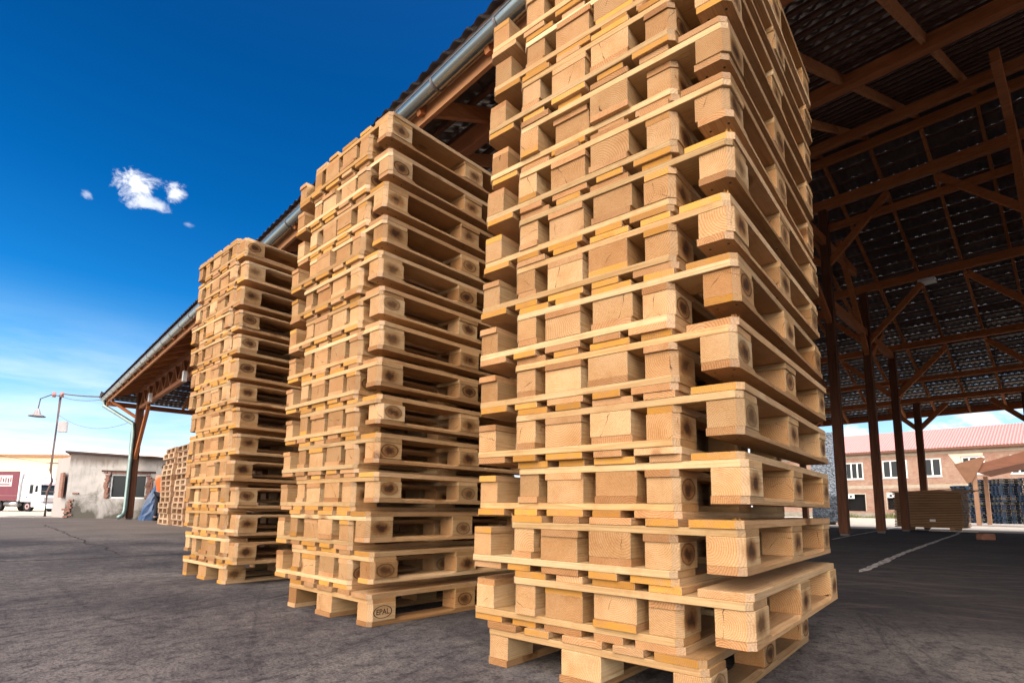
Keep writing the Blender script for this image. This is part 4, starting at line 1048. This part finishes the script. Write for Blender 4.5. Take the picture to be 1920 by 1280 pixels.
tag(o, 'small reddish wooden offcut alone on the dark shed floor', 'offcut')

# ------------------------------------------------------------------ blue pallet stacks in the yard
def blue_mat(name, c):
    m, t, b = material(name); oi = t.add('ShaderNodeObjectInfo').outputs['Random']
    cc = t.ramp(oi, [(0, c), (0.5, tuple(v*0.7 for v in c)), (0.8, (0.10,0.09,0.07)), (1.0, (0.30,0.24,0.18))], 'CONSTANT')
    n = t.noise(t.add('ShaderNodeTexCoord').outputs['Object'], 7, 4)
    t.l.new(t.mix(t.mr(n, .4, .8, 0, .6), cc, (0.05,0.06,0.08,1)), b.inputs['Base Color']); b.inputs['Roughness'].default_value = 0.7
    return m
BM_ = whole_pallet(blue_mat('blue_paint', (0.012,0.035,0.075)))
rg = random.Random(31)
for ci, (cx_, cy_, nlev) in enumerate(((48.6, 7.1, 17), (46.8, 5.9, 19), (46.0, 4.65, 19), (45.6, 3.35, 19))):
    for k in range(nlev):
        o = link('blue_pallet', BM_, None); o.location = (cx_+rg.uniform(-.05,.05), cy_-1.2+rg.uniform(-.06,.06), .002+.145*k); o.rotation_euler = (0,0,(.62,.75,.7,.8)[ci]+rg.uniform(-.03,.03))
        tag(o, '%s blue-painted pallet in the %s blue stack beyond the shed' % ('top' if k == nlev-1 else ORD[k], ('leftmost','second','third','rightmost')[ci]), 'pallet', 'blue pallets stacked in the yard')

# ------------------------------------------------------------------ foil-wrapped stacks glimpsed beside the near stack
m, t, b = material('crinkled_film'); tc = t.add('ShaderNodeTexCoord').outputs['Object']
n = t.noise(tc, 9, 6, 0.7, 1.0); vo = t.add('ShaderNodeTexVoronoi', {'Vector': tc, 'Scale': 11.0})
t.l.new(t.mix(t.mr(n, .4, .62), (0.06,0.08,0.11,1), (0.30,0.35,0.41,1)), b.inputs['Base Color']); b.inputs['Roughness'].default_value = 0.25
bp = t.add('ShaderNodeBump', {'Strength': 1.0, 'Distance': 0.05, 'Height': vo.outputs['Distance']}); t.l.new(bp.outputs[0], b.inputs['Normal']); FILM = m
rg = random.Random(2)
for i, (x, y, h_) in enumerate(((31.6, 10.1, 4.7), (27.5, 8.75, 1.3))):
    mb = MB(); vs = []; n_ = 9
    for r in range(n_+1):
        for (ax, ay) in ((0,0),(.5,-.03),(1.0,0),(1.03,.5),(1.0,1.0),(.5,1.03),(0,1.0),(-.03,.5)):
            vs.append((ax*1.1+rg.uniform(-.03,.03), ay*1.1+rg.uniform(-.03,.03), .12+(h_-.12)*r/n_))
    fs = [(r*8+k, r*8+(k+1)%8, (r+1)*8+(k+1)%8, (r+1)*8+k) for r in range(n_) for k in range(8)]+[tuple(n_*8+k for k in range(8)), tuple(range(7,-1,-1))]
    mb.add(vs, fs); root = thing('wrapped_load', ('tall film-wrapped load glimpsed between near stack and shed post', 'low film-wrapped load seen through the lower gap of the near stack')[i], 'wrapped load', (x, y-.6, 0.002))
    mb.build('film', FILM, root)
    mb = MB(); mb.box(0,1.1,0,.1,0,.115); mb.box(0,1.1,.5,.6,0,.115); mb.box(0,1.1,1.0,1.1,0,.115); mb.build('base_blocks', PL, root)

# ------------------------------------------------------------------ lean-to canopy out in the yard
cn = thing('canopy', 'small brown timber canopy with a sloping roof slab over the blue pallets', 'canopy', (36, 4.6, 0))
CNM = simple('canopy_boards', (0.24,0.10,0.06), 0.8, nscale=2, namt=0.3, dark=(0.13,0.06,0.035), stretch=(1,1,5))
def cw(x, y, z_): return (x-36, y-4.6, z_)
mb = MB(); mb.add([cw(36,4.75,2.90),cw(36,-3.5,5.4),cw(40,-3.5,5.4),cw(40,4.75,2.90), cw(36,4.25,2.60),cw(36,-3.5,4.55),cw(40,-3.5,4.55),cw(40,4.25,2.60)], [(0,3,2,1),(4,5,6,7),(0,1,5,4),(1,2,6,5),(2,3,7,6),(3,0,4,7)])
mb.build('roof', CNM, cn)
mb = MB(); mb.add([cw(35.9,5.20,3.08),cw(35.9,4.10,3.40),cw(35.9,3.95,3.32),cw(35.9,4.55,2.15),cw(35.9,4.75,2.10), cw(36,5.20,3.08),cw(36,4.10,3.40),cw(36,3.95,3.32),cw(36,4.55,2.15),cw(36,4.75,2.10)], [(0,1,2,3,4),(9,8,7,6,5),(0,5,6,1),(1,6,7,2),(2,7,8,3),(3,8,9,4),(4,9,5,0)])
mb.build('gable_board', simple('gable_wood', (0.26,0.13,0.075), 0.8, nscale=4, namt=0.3), cn)
for (x, y) in ((36.1, 4.45), (39.8, 4.45), (36.1,-3.2), (39.8,-3.2)):
    mb = MB(); tp_ = 2.62 if y > 0 else 4.6; mb.box(x-36-.09, x-36+.09, y-4.6-.09, y-4.6+.09, 0, tp_); mb.build('post', simple('canopy_post', (0.36,0.20,0.12), 0.8), cn)
